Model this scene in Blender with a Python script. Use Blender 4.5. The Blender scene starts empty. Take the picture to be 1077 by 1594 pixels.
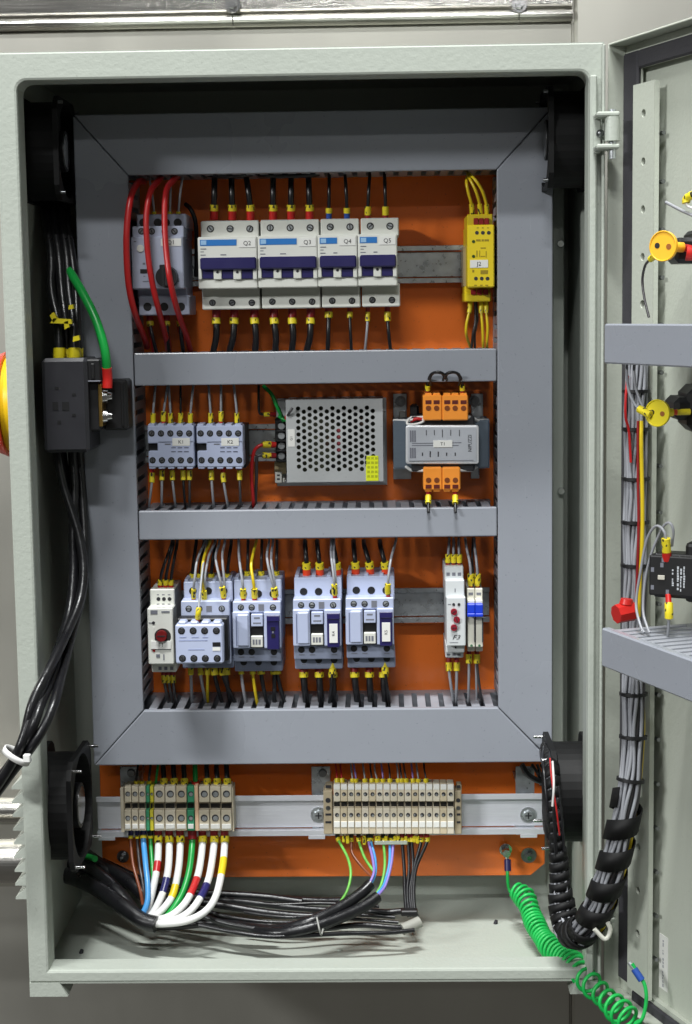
import bpy, math, random
from mathutils import Vector, Matrix
random.seed(7)
SC = bpy.context.scene
COL = SC.collection
R = math.radians
# ------------------------------------------------------------------ camera
F = 2584.37                                   # focal length in photograph pixels (1077 x 1594)
CAM = Vector((.0650, -1.3934, .5938))
_p, _y, _r = .1195, -.0222, -.0139
_fw = Vector((math.sin(_y)*math.cos(_p), math.cos(_y)*math.cos(_p), -math.sin(_p)))
_ri = Vector((math.cos(_y), -math.sin(_y), 0)); _up = _ri.cross(_fw)
CA = math.cos(_r)*_ri + math.sin(_r)*_up
CB = -math.sin(_r)*_ri + math.cos(_r)*_up
cd = bpy.data.cameras.new('camera'); cam = bpy.data.objects.new('camera', cd); COL.objects.link(cam)
cd.sensor_fit = 'VERTICAL'; cd.sensor_height = 36; cd.lens = F/1594*36; cd.clip_start = .05; cd.clip_end = 200
cam.matrix_world = Matrix(((CA.x, CB.x, -_fw.x, CAM.x), (CA.y, CB.y, -_fw.y, CAM.y), (CA.z, CB.z, -_fw.z, CAM.z), (0, 0, 0, 1)))
SC.camera = cam
# ------------------------------------------------------------------ light
SC.view_settings.view_transform = 'Standard'; SC.view_settings.look = 'None'
SC.view_settings.exposure = 0; SC.view_settings.gamma = 1
W = bpy.data.worlds.new("World"); SC.world = W; W.use_nodes = True
nt = W.node_tree; bg = nt.nodes['Background']
tc = nt.nodes.new('ShaderNodeTexCoord'); sp = nt.nodes.new('ShaderNodeSeparateXYZ'); rp = nt.nodes.new('ShaderNodeValToRGB')
mp = nt.nodes.new('ShaderNodeMapRange'); mp.inputs[1].default_value = -1; mp.inputs[2].default_value = 1
nt.links.new(tc.outputs['Generated'], sp.inputs[0]); nt.links.new(sp.outputs[2], mp.inputs[0]); nt.links.new(mp.outputs[0], rp.inputs[0])
cr = rp.color_ramp                            # a works hall: lit concrete floor, walls and ceiling of about one tone
cr.elements[0].position = .0; cr.elements[0].color = (.90, .87, .79, 1)
cr.elements[1].position = 1; cr.elements[1].color = (.42, .43, .425, 1)
e = cr.elements.new(.47); e.color = (.66, .645, .60, 1)
e = cr.elements.new(.56); e.color = (.46, .465, .455, 1)
nt.links.new(rp.outputs[0], bg.inputs[0]); bg.inputs[1].default_value = .11

def lamp(loc, target, w, sx, sy, col=(.985, 1, .99)):
    l = bpy.data.lights.new('ceiling_lamp', 'AREA'); l.shape = 'RECTANGLE'; l.size = sx; l.size_y = sy; l.energy = w; l.color = col
    o = bpy.data.objects.new('ceiling_lamp', l); COL.objects.link(o); o.location = loc
    o.rotation_euler = (Vector(target)-Vector(loc)).to_track_quat('-Z', 'Y').to_euler()
LT = (0, .1, .4)
lamp((-4.2, -4.0, 2.7), LT, 195, 1.3, .2)
lamp((-.45, -3.4, 3.9), LT, 100, 1.2, .15)
lamp((-.25, -1.3, 4.7), LT, 265, 1.2, .16)
lamp((.3, -5.6, 2.5), LT, 17, .9, .10)

# ------------------------------------------------------------------ projection helpers
def ray(px, py): return CA*((px-538.5)/F) - CB*((py-797)/F) + _fw
def at(px, py, Y):
    d = ray(px, py); return CAM + d*((Y-CAM.y)/d.y)
def sc(px, py, Y): return (at(px, py, Y)-CAM).dot(_fw)/F
# ------------------------------------------------------------------ materials
def lin(c): return tuple(((v/255/12.92) if v/255 <= .04045 else ((v/255+.055)/1.055)**2.4) for v in c)
MATS = {}
def mat(name, rgb, rough=.5, metal=0, var=.06, scale=40, bump=0, bscale=400, spec=.5, emit=None, stretch=None, trans=0, rvar=.1, coord='Object', wear=0):
    if name in MATS: return MATS[name]
    m = bpy.data.materials.new(name); m.use_nodes = True; n = m.node_tree.nodes; k = m.node_tree.links
    b = n['Principled BSDF']; b.inputs['Roughness'].default_value = rough; b.inputs['Metallic'].default_value = metal
    b.inputs['Specular IOR Level'].default_value = spec
    if trans: b.inputs['Transmission Weight'].default_value = trans
    c = n.new('ShaderNodeTexCoord'); g = n.new('ShaderNodeMapping'); k.new(c.outputs[coord], g.inputs[0])
    if stretch: g.inputs['Scale'].default_value = stretch
    t = n.new('ShaderNodeTexNoise'); t.inputs['Scale'].default_value = scale; t.inputs['Detail'].default_value = 4; k.new(g.outputs[0], t.inputs[0])
    x = n.new('ShaderNodeMix'); x.data_type = 'RGBA'
    x.inputs[6].default_value = tuple(max(0, v*(1-var*2)) for v in rgb)+(1,); x.inputs[7].default_value = tuple(min(1, v*(1+var*2)) for v in rgb)+(1,)
    k.new(t.outputs[0], x.inputs[0]); k.new(x.outputs[2], b.inputs['Base Color'])
    if rvar:
        rr = n.new('ShaderNodeMapRange'); rr.inputs[3].default_value = max(.03, rough-rvar); rr.inputs[4].default_value = min(1, rough+rvar)
        k.new(t.outputs[0], rr.inputs[0]); k.new(rr.outputs[0], b.inputs['Roughness'])
    if bump:
        t2 = n.new('ShaderNodeTexNoise'); t2.inputs['Scale'].default_value = bscale; t2.inputs['Detail'].default_value = 2; k.new(g.outputs[0], t2.inputs[0])
        bp = n.new('ShaderNodeBump'); bp.inputs['Strength'].default_value = bump; bp.inputs['Distance'].default_value = .0008
        k.new(t2.outputs[0], bp.inputs['Height']); k.new(bp.outputs[0], b.inputs['Normal'])
    if emit:
        b.inputs['Emission Color'].default_value = tuple(emit[:3])+(1,); b.inputs['Emission Strength'].default_value = emit[3]
    if wear:                                  # handling marks: fine scratches, rubbed patches and dust specks
        src = b.inputs['Base Color'].links[0].from_socket
        def fac(scale, st, lo, hi, det=3):
            q = n.new('ShaderNodeMapping'); q.inputs['Scale'].default_value = st; q.inputs['Rotation'].default_value = (.3, .5, .9) if st[0] != st[2] else (0, 0, 0); k.new(c.outputs[coord], q.inputs[0])
            z = n.new('ShaderNodeTexNoise'); z.inputs['Scale'].default_value = scale; z.inputs['Detail'].default_value = det; k.new(q.outputs[0], z.inputs[0])
            r = n.new('ShaderNodeValToRGB'); r.color_ramp.elements[0].position = lo; r.color_ramp.elements[1].position = hi; k.new(z.outputs[0], r.inputs[0]); return r.outputs[0]
        for f, amt, col in ((fac(22, (1, 1, 1), .52, .72, 6), .16*wear, tuple(v*.72 for v in rgb)), (fac(30, (14, 1, 1), .70, .76), .22*wear, tuple(min(1, v*1.5+.04) for v in rgb)), (fac(420, (1, 1, 1), .73, .78, 1), .55*wear, tuple(v*.35+.02 for v in rgb))):
            s1 = n.new('ShaderNodeMath'); s1.operation = 'MULTIPLY'; s1.inputs[1].default_value = amt; k.new(f, s1.inputs[0])
            y = n.new('ShaderNodeMix'); y.data_type = 'RGBA'; k.new(s1.outputs[0], y.inputs[0]); k.new(src, y.inputs[6]); y.inputs[7].default_value = col+(1,); src = y.outputs[2]
        k.new(src, b.inputs['Base Color'])
    MATS[name] = m; return m
P_GREY = mat('pebble_grey_paint', lin((174, 180, 171)), .40, var=.03, scale=9, bump=.34, bscale=300, wear=.5)
P_DOOR = mat('lightened_pebble_grey_paint', lin((190, 195, 183)), .42, var=.02, scale=9, bump=.25, bscale=330, wear=.4)  # same paint as the cabinet, colour lightened so the door looks better lit
P_ORNG = mat('orange_plate_paint', lin((238, 120, 46)), .22, var=.05, scale=9, bump=.10, bscale=300, wear=.8)
P_DUCT = mat('grey_duct_plastic', lin((146, 150, 159)), .27, var=.03, scale=6, rvar=.08, wear=.7)
P_FING = mat('grey_finger_plastic', lin((150, 153, 161)), .45, var=.05, scale=40)
GASK = mat('black_foam_gasket', lin((56, 55, 60)), .75, var=.12, scale=150, bump=.3, bscale=900)
BLK = mat('black_plastic', lin((20, 20, 22)), .48, var=.1)
BLKF = mat('matt_black_fan_plastic', lin((13, 13, 14)), .6, var=.1, spec=.3)
BLKG = mat('black_glossy_sheath', lin((20, 20, 23)), .32, var=.25, scale=60, rvar=.16, bump=.4, bscale=180)
WHT = mat('white_plastic', lin((214, 214, 206)), .4, var=.03)
BRK = mat('light_grey_breaker_plastic', lin((220, 221, 214)), .4, var=.02, wear=.3)
CTC = mat('pale_blue_grey_plastic', lin((178, 187, 214)), .4, var=.03, wear=.3)
CTD = mat('mid_blue_grey_plastic', lin((138, 146, 168)), .42, var=.03)
NVY = mat('navy_plastic', lin((38, 34, 88)), .35, var=.05)
BLU = mat('blue_print', lin((40, 116, 190)), .4, var=.05)
LBL = mat('light_blue_print', lin((150, 190, 225)), .4, var=.05)
BLC = mat('blue_cap_plastic', lin((30, 62, 200)), .35, var=.05)
YEL = mat('yellow_device_plastic', lin((226, 200, 34)), .38, var=.04)
TAN = mat('beige_terminal_plastic', lin((206, 196, 174)), .48, var=.05, wear=.5)
TANS = [TAN, mat('paler_beige_terminal_plastic', lin((214, 205, 186)), .5, var=.05, wear=.5), mat('yellowed_beige_terminal_plastic', lin((202, 188, 160)), .46, var=.05, wear=.5)]
ORT = mat('orange_terminal_plastic', lin((244, 150, 52)), .42, var=.04)
RED = mat('red_plastic', lin((196, 34, 28)), .4, var=.05)
DRD = mat('dark_red_plastic', lin((140, 20, 26)), .45, var=.08)
GRN = mat('green_plastic', lin((24, 140, 66)), .4, var=.05)
PAPER = mat('white_label_paper', lin((226, 226, 222)), .6, var=.02)
INK = mat('black_ink', lin((40, 40, 46)), .6, var=0)
GINK = mat('grey_ink', lin((112, 114, 124)), .6, var=0)
ZINC = mat('galvanised_steel', lin((200, 205, 208)), .30, .7, var=.14, scale=150, rvar=.12)
ALU = mat('aluminium_rail', lin((238, 240, 250)), .22, .3, var=.04, scale=30, stretch=(.6, 1, 30), rvar=.05, bump=.3, bscale=40)
CHRM = mat('bright_screw_metal', lin((214, 214, 214)), .18, 1, var=.05)
SCRW = mat('dull_screw_metal', lin((142, 144, 146)), .35, 1, var=.2, scale=300)
BRASS = mat('brass', lin((206, 168, 96)), .28, 1, var=.05)
PSUM = mat('aluminium_sheet_cover', lin((196, 199, 200)), .38, .35, var=.03, scale=30, wear=.5)
CORE = mat('blue_grey_lamination', lin((92, 104, 116)), .45, .3, var=.06, scale=60, stretch=(1, 1, 40))
STL = mat('brushed_stainless_steel', lin((206, 204, 195)), .38, .86, var=.05, scale=3, stretch=(3, 3, 1.2), rvar=.12)
STL2 = mat('polished_stainless_steel', lin((204, 202, 196)), .22, 1, var=.08, scale=9, stretch=(1.5, 3, 90), rvar=.05, bump=.25, bscale=12)
# printed yellow sleeve: yellow with broken black characters round it
def sleeve_mat(name, rgb):
    m = mat(name, lin(rgb), .42, var=.04); n = m.node_tree.nodes; k = m.node_tree.links; b = n['Principled BSDF']
    src = b.inputs['Base Color'].links[0].from_socket
    c = n.new('ShaderNodeTexCoord'); g = n.new('ShaderNodeMapping'); g.inputs['Scale'].default_value = (420, 420, 300); k.new(c.outputs['Object'], g.inputs[0])
    v = n.new('ShaderNodeTexNoise'); v.inputs['Scale'].default_value = 1; v.inputs['Detail'].default_value = 0; k.new(g.outputs[0], v.inputs[0])
    r = n.new('ShaderNodeValToRGB'); r.color_ramp.elements[0].position = .63; r.color_ramp.elements[1].position = .69; k.new(v.outputs[0], r.inputs[0])
    x = n.new('ShaderNodeMix'); x.data_type = 'RGBA'; k.new(r.outputs[0], x.inputs[0]); k.new(src, x.inputs[6]); x.inputs[7].default_value = (.03, .03, .02, 1)
    k.new(x.outputs[2], b.inputs['Base Color']); return m
SLV = sleeve_mat('yellow_marker_sleeve', (232, 212, 44))
WC = {k: mat(k+'_insulation', lin(v), .34, var=.05) for k, v in dict(black=(24, 24, 27), grey=(150, 152, 158), red=(186, 34, 36), yellow=(222, 194, 34),
      green=(20, 150, 62), blue=(74, 152, 216), brown=(128, 72, 48), white=(222, 222, 220), violet=(136, 118, 190), dark=(62, 60, 62), navy=(38, 36, 96)).items()}
FC = dict(red=RED, blue=mat('blue_ferrule', lin((38, 78, 160)), .4), black=BLK, dred=DRD, navy=NVY, orange=mat('orange_ferrule', lin((232, 70, 30)), .4))
# green wire with a yellow stripe spiralling round
# ------------------------------------------------------------------ mesh builder
class MB:
    def __init__(s): s.v = []; s.f = []; s.sm = []
    def add(s, vs, fs, smooth=False):
        b = len(s.v); s.v += [Vector(q) for q in vs]
        for f in fs: s.f.append([i+b for i in f]); s.sm.append(smooth)
        return s
    def box(s, x0, x1, y0, y1, z0, z1, ch=0):
        if ch <= 0:
            vs = [(x, y, z) for x in (x0, x1) for y in (y0, y1) for z in (z0, z1)]
            return s.add(vs, [(0, 1, 3, 2), (4, 6, 7, 5), (0, 4, 5, 1), (2, 3, 7, 6), (0, 2, 6, 4), (1, 5, 7, 3)])
        ch = min(ch, (x1-x0)*.45, (y1-y0)*.45, (z1-z0)*.45)
        X = (x0, x1); Y = (y0, y1); Z = (z0, z1); vs = []; ix = {}
        for i in (0, 1):
            for j in (0, 1):
                for l in (0, 1):
                    sx, sy, sz = 1-2*i, 1-2*j, 1-2*l
                    for a, d in (('x', (0, ch*sy, ch*sz)), ('y', (ch*sx, 0, ch*sz)), ('z', (ch*sx, ch*sy, 0))):
                        ix[i, j, l, a] = len(vs); vs.append((X[i]+d[0], Y[j]+d[1], Z[l]+d[2]))
        fs = []
        for i in (0, 1):
            o = [(0, 0), (1, 0), (1, 1), (0, 1)]
            fx = [ix[i, j, l, 'x'] for j, l in o]; fy = [ix[j, i, l, 'y'] for j, l in o]; fz = [ix[j, l, i, 'z'] for j, l in o]
            fs += [fx if i else fx[::-1], fy[::-1] if i else fy, fz if i else fz[::-1]]
        for i in (0, 1):
            for j in (0, 1):
                q = [ix[i, j, 0, 'x'], ix[i, j, 1, 'x'], ix[i, j, 1, 'y'], ix[i, j, 0, 'y']]; fs.append(q if i ^ j else q[::-1])
                q = [ix[i, 0, j, 'x'], ix[i, 1, j, 'x'], ix[i, 1, j, 'z'], ix[i, 0, j, 'z']]; fs.append(q[::-1] if i ^ j else q)
                q = [ix[0, i, j, 'y'], ix[1, i, j, 'y'], ix[1, i, j, 'z'], ix[0, i, j, 'z']]; fs.append(q if i ^ j else q[::-1])
                for l in (0, 1):
                    t = [ix[i, j, l, a] for a in 'xyz']; fs.append(t if (i+j+l) % 2 else t[::-1])
        return s.add(vs, fs)
    def pb(s, x0, y0, x1, y1, Y0, Y1, ch=.0006):
        """a box whose front face at depth Y0 covers the given rectangle of the photograph; it reaches back to Y1"""
        c = at((x0+x1)/2, (y0+y1)/2, Y0); k = sc((x0+x1)/2, (y0+y1)/2, Y0); w = (x1-x0)*k/2; h = (y1-y0)*k/2
        return s.box(c.x-w, c.x+w, Y0, Y1, c.z-h, c.z+h, ch)
    def cyl(s, p0, p1, r0, r1=None, n=14, caps=True, smooth=True):
        p0 = Vector(p0); p1 = Vector(p1); r1 = r0 if r1 is None else r1
        d = (p1-p0).normalized(); a = d.orthogonal().normalized(); b = d.cross(a); vs = []
        for p, r in ((p0, r0), (p1, r1)):
            vs += [p+(a*math.cos(2*math.pi*i/n)+b*math.sin(2*math.pi*i/n))*r for i in range(n)]
        s.add(vs, [(i, (i+1) % n, n+(i+1) % n, n+i) for i in range(n)], smooth)
        if caps: s.add(vs, [tuple(range(n))[::-1], tuple(range(n, 2*n))])
        return s
    def pc(s, px, py, r, Y0, Y1, r1=None, n=14):
        c = at(px, py, Y0); k = sc(px, py, Y0); return s.cyl((c.x, Y0, c.z), (c.x, Y1, c.z), r*k, None if r1 is None else r1*k, n)
    def tube(s, pts, r, n=8, caps=True):
        pts = [Vector(p) for p in pts]; N = len(pts); rs = r if isinstance(r, (list, tuple)) else [r]*N
        t = (pts[1]-pts[0]).normalized(); a = t.orthogonal().normalized(); vs = []
        for i in range(N):
            t2 = (pts[min(i+1, N-1)]-pts[max(i-1, 0)])
            t2 = t2.normalized() if t2.length > 1e-9 else t
            a = (a-t2*a.dot(t2)); a = a.normalized() if a.length > 1e-6 else t2.orthogonal().normalized()
            b = t2.cross(a); t = t2
            vs += [pts[i]+(a*math.cos(2*math.pi*j/n)+b*math.sin(2*math.pi*j/n))*rs[i] for j in range(n)]
        s.add(vs, [(i*n+j, i*n+(j+1) % n, (i+1)*n+(j+1) % n, (i+1)*n+j) for i in range(N-1) for j in range(n)], True)
        if caps: s.add(vs, [tuple(range(n))[::-1], tuple(range((N-1)*n, N*n))])
        return s
    def prism(s, poly, y0, y1):
        """poly: list of (x, z); extruded along y"""
        n = len(poly); vs = [(x, y0, z) for x, z in poly]+[(x, y1, z) for x, z in poly]
        return s.add(vs, [tuple(range(n)), tuple(range(n, 2*n))[::-1]]+[(i, n+i, n+(i+1) % n, (i+1) % n) for i in range(n)])
    def ext(s, poly, ax, e, f, t0, t1):
        """poly of (p, q) in the plane spanned by e, f about origin ax; extruded along g = e x f from t0 to t1"""
        ax = Vector(ax); e = Vector(e); f = Vector(f); g = e.cross(f); n = len(poly)
        vs = [ax+e*p+f*q+g*t0 for p, q in poly]+[ax+e*p+f*q+g*t1 for p, q in poly]
        return s.add(vs, [tuple(range(n))[::-1], tuple(range(n, 2*n))]+[(i, (i+1) % n, n+(i+1) % n, n+i) for i in range(n)])
    def sphere(s, c, r, n=10, m=6, sq=(1, 1, 1)):
        c = Vector(c); vs = []
        for i in range(m+1):
            th = math.pi*i/m
            for j in range(n):
                ph = 2*math.pi*j/n; vs.append(c+Vector((r*sq[0]*math.sin(th)*math.cos(ph), r*sq[1]*math.sin(th)*math.sin(ph), r*sq[2]*math.cos(th))))
        return s.add(vs, [(i*n+j, (i+1)*n+j, (i+1)*n+(j+1) % n, i*n+(j+1) % n) for i in range(m) for j in range(n)], True)
    def mesh(s, name, m, off):
        me = bpy.data.meshes.new(name); me.from_pydata([v-off for v in s.v], [], s.f)
        me.polygons.foreach_set('use_smooth', s.sm); me.materials.append(m); me.validate(); me.update(); return me
def origin(o):
    p = Vector((0, 0, 0))
    while o is not None: p = p+Vector(o.location); o = o.parent
    return p
def ob(name, mb, m, parent=None, bev=0):
    if parent is None:
        xs = [v.x for v in mb.v]; ys = [v.y for v in mb.v]; zs = [v.z for v in mb.v]
        off = Vector(((min(xs)+max(xs))/2, (min(ys)+max(ys))/2, min(zs)))
    else: off = origin(parent)
    o = bpy.data.objects.new(name, mb.mesh(name, m, off)); COL.objects.link(o)
    if parent is None: o.location = off
    else: o.parent = parent
    if bev:
        b = o.modifiers.new('bevel', 'BEVEL'); b.width = bev; b.segments = 2; b.limit_method = 'ANGLE'
    return o
def tag(o, label=None, cat=None, group=None, kind=None):
    if label: o['label'] = label
    if cat: o['category'] = cat
    if group: o['group'] = group
    if kind: o['kind'] = kind
    return o
def thing(name, loc, label, cat, group=None):
    o = bpy.data.objects.new(name, None); o.empty_display_size = .02; COL.objects.link(o); o.location = loc
    return tag(o, label, cat, group)
def text(s, name, parent, px, py, hpx, Y, m=None, rot=0, sx=1, shear=0, direction=None):
    """flat print: letters as a thin mesh, hpx = cap height in photograph pixels"""
    cu = bpy.data.curves.new('t', 'FONT'); cu.body = s; cu.align_x = 'CENTER'; cu.align_y = 'CENTER'; cu.size = 1; cu.shear = shear; cu.resolution_u = 2
    o = bpy.data.objects.new('t', cu); COL.objects.link(o); bpy.context.view_layer.update()
    me = bpy.data.meshes.new_from_object(o.evaluated_get(bpy.context.evaluated_depsgraph_get()))
    bpy.data.objects.remove(o); c = at(px, py, Y); k = sc(px, py, Y)*hpx/.7; off = origin(parent)
    ca, sa = math.cos(R(rot)), math.sin(R(rot))
    for v in me.vertices:
        x, z = v.co.x*k*sx, v.co.y*k; v.co = Vector((c.x+x*ca-z*sa, Y, c.z+x*sa+z*ca))-off
    me.materials.clear(); me.materials.append(m or INK); me.name = name
    q = bpy.data.objects.new(name, me); COL.objects.link(q); q.parent = parent; return q
def smooth_path(P, seg=6):
    P = [Vector(p) for p in P]
    if len(P) < 3: return [P[0].lerp(P[1], i/4) for i in range(5)]
    Q = [P[0]*2-P[1]]+P+[P[-1]*2-P[-2]]; out = []
    for i in range(1, len(Q)-2):
        a, b, c, d = Q[i-1:i+3]
        for j in range(seg):
            t = j/seg; out.append(.5*((2*b)+(c-a)*t+(2*a-5*b+4*c-d)*t*t+(3*b-a-3*c+d)*t*t*t))
    return out+[P[-1]]
def cut(path, d0, d1):
    """the stretch of a polyline between two arc lengths"""
    out = []; acc = 0
    for a, b in zip(path, path[1:]):
        L = (b-a).length
        if acc+L > d0 and acc < d1 and L > 0:
            if not out: out.append(a.lerp(b, max(0, (d0-acc)/L)))
            out.append(a.lerp(b, min(1, (d1-acc)/L)))
        acc += L
    return out
def plen(p): return sum((b-a).length for a, b in zip(p, p[1:]))
def wire(label, colour, r, pts, fer=None, mk=None, group=None, cat='wire', bands=(), ends=1, frad=1.7, mrad=1.9, name='wire', n=8):
    """pts: (px, py, Y) from the terminal outwards. fer = (ferrule colour, length px), mk = marker length px"""
    k = sc(pts[0][0], pts[0][1], pts[0][2]); path = smooth_path([at(*p) for p in pts])
    root = tag(ob(name, MB().tube(path, r*k, n), WC[colour] if isinstance(colour, str) else colour), label, cat, group)
    d = 0
    if fer:
        q = cut(path, 0, fer[1]*k); ob('ferrule', MB().tube(q, [r*k*frad]*len(q), 10), FC[fer[0]], root); d = fer[1]*k*.9
    if mk:
        q = cut(path, d, d+mk*k); ob('marker_sleeve', MB().tube(q, max(r*mrad, 2.3)*k, 8), SLV, root)
    for b0, b1, c in bands:
        q = cut(path, b0*k, b1*k); ob('colour_band', MB().tube(q, r*k*1.05, 10), WC[c], root)
    return root
ORD = ['leftmost', 'second', 'third', 'fourth', 'fifth', 'sixth', 'seventh', 'eighth', 'ninth', 'tenth', 'eleventh', 'twelfth', 'thirteenth', 'fourteenth', 'fifteenth', 'sixteenth', 'seventeenth', 'eighteenth']
def screw(parent, px, py, r, Y, m=None, depth=.004, name='terminal_screw', slot=True):
    """flat terminal screw: black disc for the shaded well, a slotted metal head on top"""
    w = ob(name, MB().pc(px, py, r, Y-.0003, Y+.0015), BLK, parent)  # flat disc, the shade of the well put into its colour
    mb = MB().pc(px, py, r*.66, Y-.0007, Y-.0002, r*.74, n=10); h = ob('screw_head', mb, m or SCRW, w)
    a = random.uniform(0, math.pi); c = at(px, py, Y); k = sc(px, py, Y)*r
    s = MB().ext([(-.6*k, -.13*k), (.6*k, -.13*k), (.6*k, .13*k), (-.6*k, .13*k)], (c.x, Y-.0008, c.z), (math.cos(a), 0, math.sin(a)), (-math.sin(a), 0, math.cos(a)), -.0003, .0003)
    ob('slot', s, INK, w)
    return w
# ================================================================== SETTING
YW = .30                                              # stainless cladding behind the cabinet
wz = at(450, 42, YW).z; wx = at(892, 40, YW).x
wall = tag(ob('wall', MB().box(-2.2, 2.2, YW+.004, YW+.02, -1.5, 2.2), STL), kind='structure')
ob('stainless_panel', MB().box(-2.2, wx-.001, YW, YW+.0035, -1.5, wz-.001, .0008), STL, wall)
ob('stainless_panel', MB().box(wx+.001, 2.2, YW-.006, YW+.0035, -1.5, 2.2, .003), STL, wall)
xs = [-2.2, at(362, 20, YW-.012).x, at(808, 20, YW-.012).x, wx-.001]
for a, b in zip(xs, xs[1:]):                          # upper cladding with a rolled lower hem
    m = MB(); n = 9; prof = []
    for i in range(n):
        t = math.pi*i/(n-1); prof.append((YW-.004-.008*math.sin(t), wz+.006-.006*math.cos(t)))
    prof += [(YW-.0095, wz+.016), (YW-.0095, wz+.9), (YW+.003, wz+.9), (YW+.003, wz)]
    N = len(prof); x0, x1 = a+.0006, b-.0006
    m.add([(x0, y, z) for y, z in prof]+[(x1, y, z) for y, z in prof], [(i, N+i, N+(i+1) % N, (i+1) % N) for i in range(N)], False)
    m.add([(x0, y, z) for y, z in prof], [tuple(range(N))]); m.add([(x1, y, z) for y, z in prof], [tuple(range(N))[::-1]])
    ob('hemmed_panel', m, STL2, wall)
for px in (362, 808):
    c = at(px, 8, YW-.012)
    ob('panel_bolt', MB().cyl((c.x, YW-.0095, c.z), (c.x, YW-.013, c.z), .0085, .0075, 16).cyl((c.x, YW-.013, c.z), (c.x, YW-.018, c.z), .0045, .004, 6, smooth=False), CHRM, wall)
# pipes running behind, seen left of the cabinet
for y, r, YY, lab in ((1342, 37, .17, 'thick bright stainless pipe behind the lower left side of the cabinet'), (1262, 21, .23, 'thinner stainless pipe above the thick pipe left of the cabinet')):
    c = at(20, y, YY); k = sc(20, y, YY)
    tag(ob('stainless_pipe', MB().cyl((-1.2, YY, c.z), (-.2505, YY, c.z), r*k, n=28), STL2), lab, 'pipe', 'pipes left of the cabinet')

# ================================================================== CABINET
WX, HZ, DY = .25, .81, .25
cab = thing('electrical_cabinet', (0, .125, 0), 'grey steel electrical cabinet standing open with its whole wiring inside', 'cabinet')
ob('back_wall', MB().box(-WX, WX, DY-.0015, DY, .0, HZ), P_GREY, cab)
ob('side_wall', MB().box(-WX, -WX+.0015, .001, DY-.0016, 0.0001, HZ-.0016), P_GREY, cab)
ob('side_wall', MB().box(WX-.0015, WX, .001, DY-.0016, 0.0001, HZ-.0016), P_GREY, cab)
ob('top_wall', MB().box(-WX, WX, .001, DY-.0016, HZ-.0015, HZ), P_GREY, cab)
ob('floor_panel', MB().box(-WX+.0016, WX-.0016, .0362, DY-.0016, 0.0002, .0016), P_GREY, cab)
ob('floor_ramp', MB().ext([(.0268, .0118), (.0268, .0133), (.0362, .0016), (.0362, .0002)], (0, 0, 0), (0, 1, 0), (0, 0, 1), -WX+.0016, WX-.0016), P_GREY, cab)
ob('lip_underside', MB().box(-.2234, .2288, .0008, .0266, .0116, .0132), P_GREY, cab)
# front frame: outer rectangle, inner opening with rounded upper corners, turned-in lip
IL, IR, IT, IB = -.2325, .2375, .787, .0238
def opening(o, rad, nn=6):
    """inner outline grown by o, counter-clockwise from lower left"""
    l, r, t, b = IL-o, IR+o, IT+o, IB-o; P = []
    for cx, cz, a0, rr in ((l, b, 180, .0), (r, b, 270, .0), (r, t, 0, rad), (l, t, 90, rad)):
        for i in range(nn):
            a = R(a0+90*i/(nn-1)); sx = 1 if cx == l else -1; sz = 1 if cz == b else -1
            P.append((cx+sx*rr+rr*math.cos(a), cz+sz*rr+rr*math.sin(a)))
    return P
def outer(x0, x1, z0, z1, nn=6):
    P = []
    for cx, cz in ((x0, z0), (x1, z0), (x1, z1), (x0, z1)): P += [(cx, cz)]*nn
    return P
def rings(L):
    """L: list of (outline, y) skinned one to the next"""
    m = MB(); N = len(L[0][0]); vs = [(x, y, z) for o, y in L for x, z in o]; fs = []
    for k in range(len(L)-1):
        for i in range(N):
            q = [k*N+i, k*N+(i+1) % N, (k+1)*N+(i+1) % N, (k+1)*N+i]
            ps = [Vector(vs[j]) for j in q]
            q2 = [q[j] for j in range(4) if (ps[j]-ps[j-1]).length > 1e-7]
            if len(q2) > 2: fs.append(tuple(q2))
    return m.add(vs, fs)
ZB = .0128
O = lambda e: outer(-WX+e, WX-e, ZB+e, HZ-e)
ob('front_frame', rings([(O(0), .03), (O(0), .0016), (O(.0016), 0), (opening(.0022, .0100), 0), (opening(.0006, .0094), .0007), (opening(0, .009), .0024), (opening(0, .009), .026), (opening(.002, .011), .026)]), P_GREY, cab)
ob('frame_foot', MB().prism([(-WX, 0.0), (-.2165, 0.0), (-.2235, ZB-.0002), (-WX, ZB-.0002)], 0, .026), P_GREY, cab)
ob('frame_foot', MB().prism([(WX, 0.0), (WX, ZB-.0002), (.229, ZB-.0002), (.224, 0.0)], 0, .026), P_GREY, cab)
ob('gutter_rim', MB().box(IR+.0003, IR+.006, -.007, -.0004, ZB+.002, IT-.004, .0012), P_GREY, cab)
ob('gutter_rim', MB().box(.2474, .2499, -.009, -.0004, ZB+.002, HZ-.003, .0009), P_GREY, cab)
# mounting plate with clipped lower corners
PZ0 = .036
plate = ob('mounting_plate', MB().prism([(-.2186+.012, PZ0), (.2221-.014, PZ0), (.2221, PZ0+.012), (.2221, .775), (-.2186, .775), (-.2186, PZ0+.012)], .205, .208), P_ORNG, cab, .0008)
for px, py, r in ((191, 1334, 9.5), (823, 1332, 12)):
    c = at(px, py, .203); k = sc(px, py, .203)
    ob('plate_bolt', MB().cyl((c.x, .205, c.z), (c.x, .2035, c.z), r*k, n=20).cyl((c.x, .2035, c.z), (c.x, .198, c.z), r*.6*k, n=6, smooth=False).cyl((c.x, .2478, c.z), (c.x, .208, c.z), .006), SCRW, plate)
    ob('bolt_tip', MB().cyl((c.x, .198, c.z), (c.x, .1945, c.z), r*.3*k, n=10), CHRM, plate)
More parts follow.
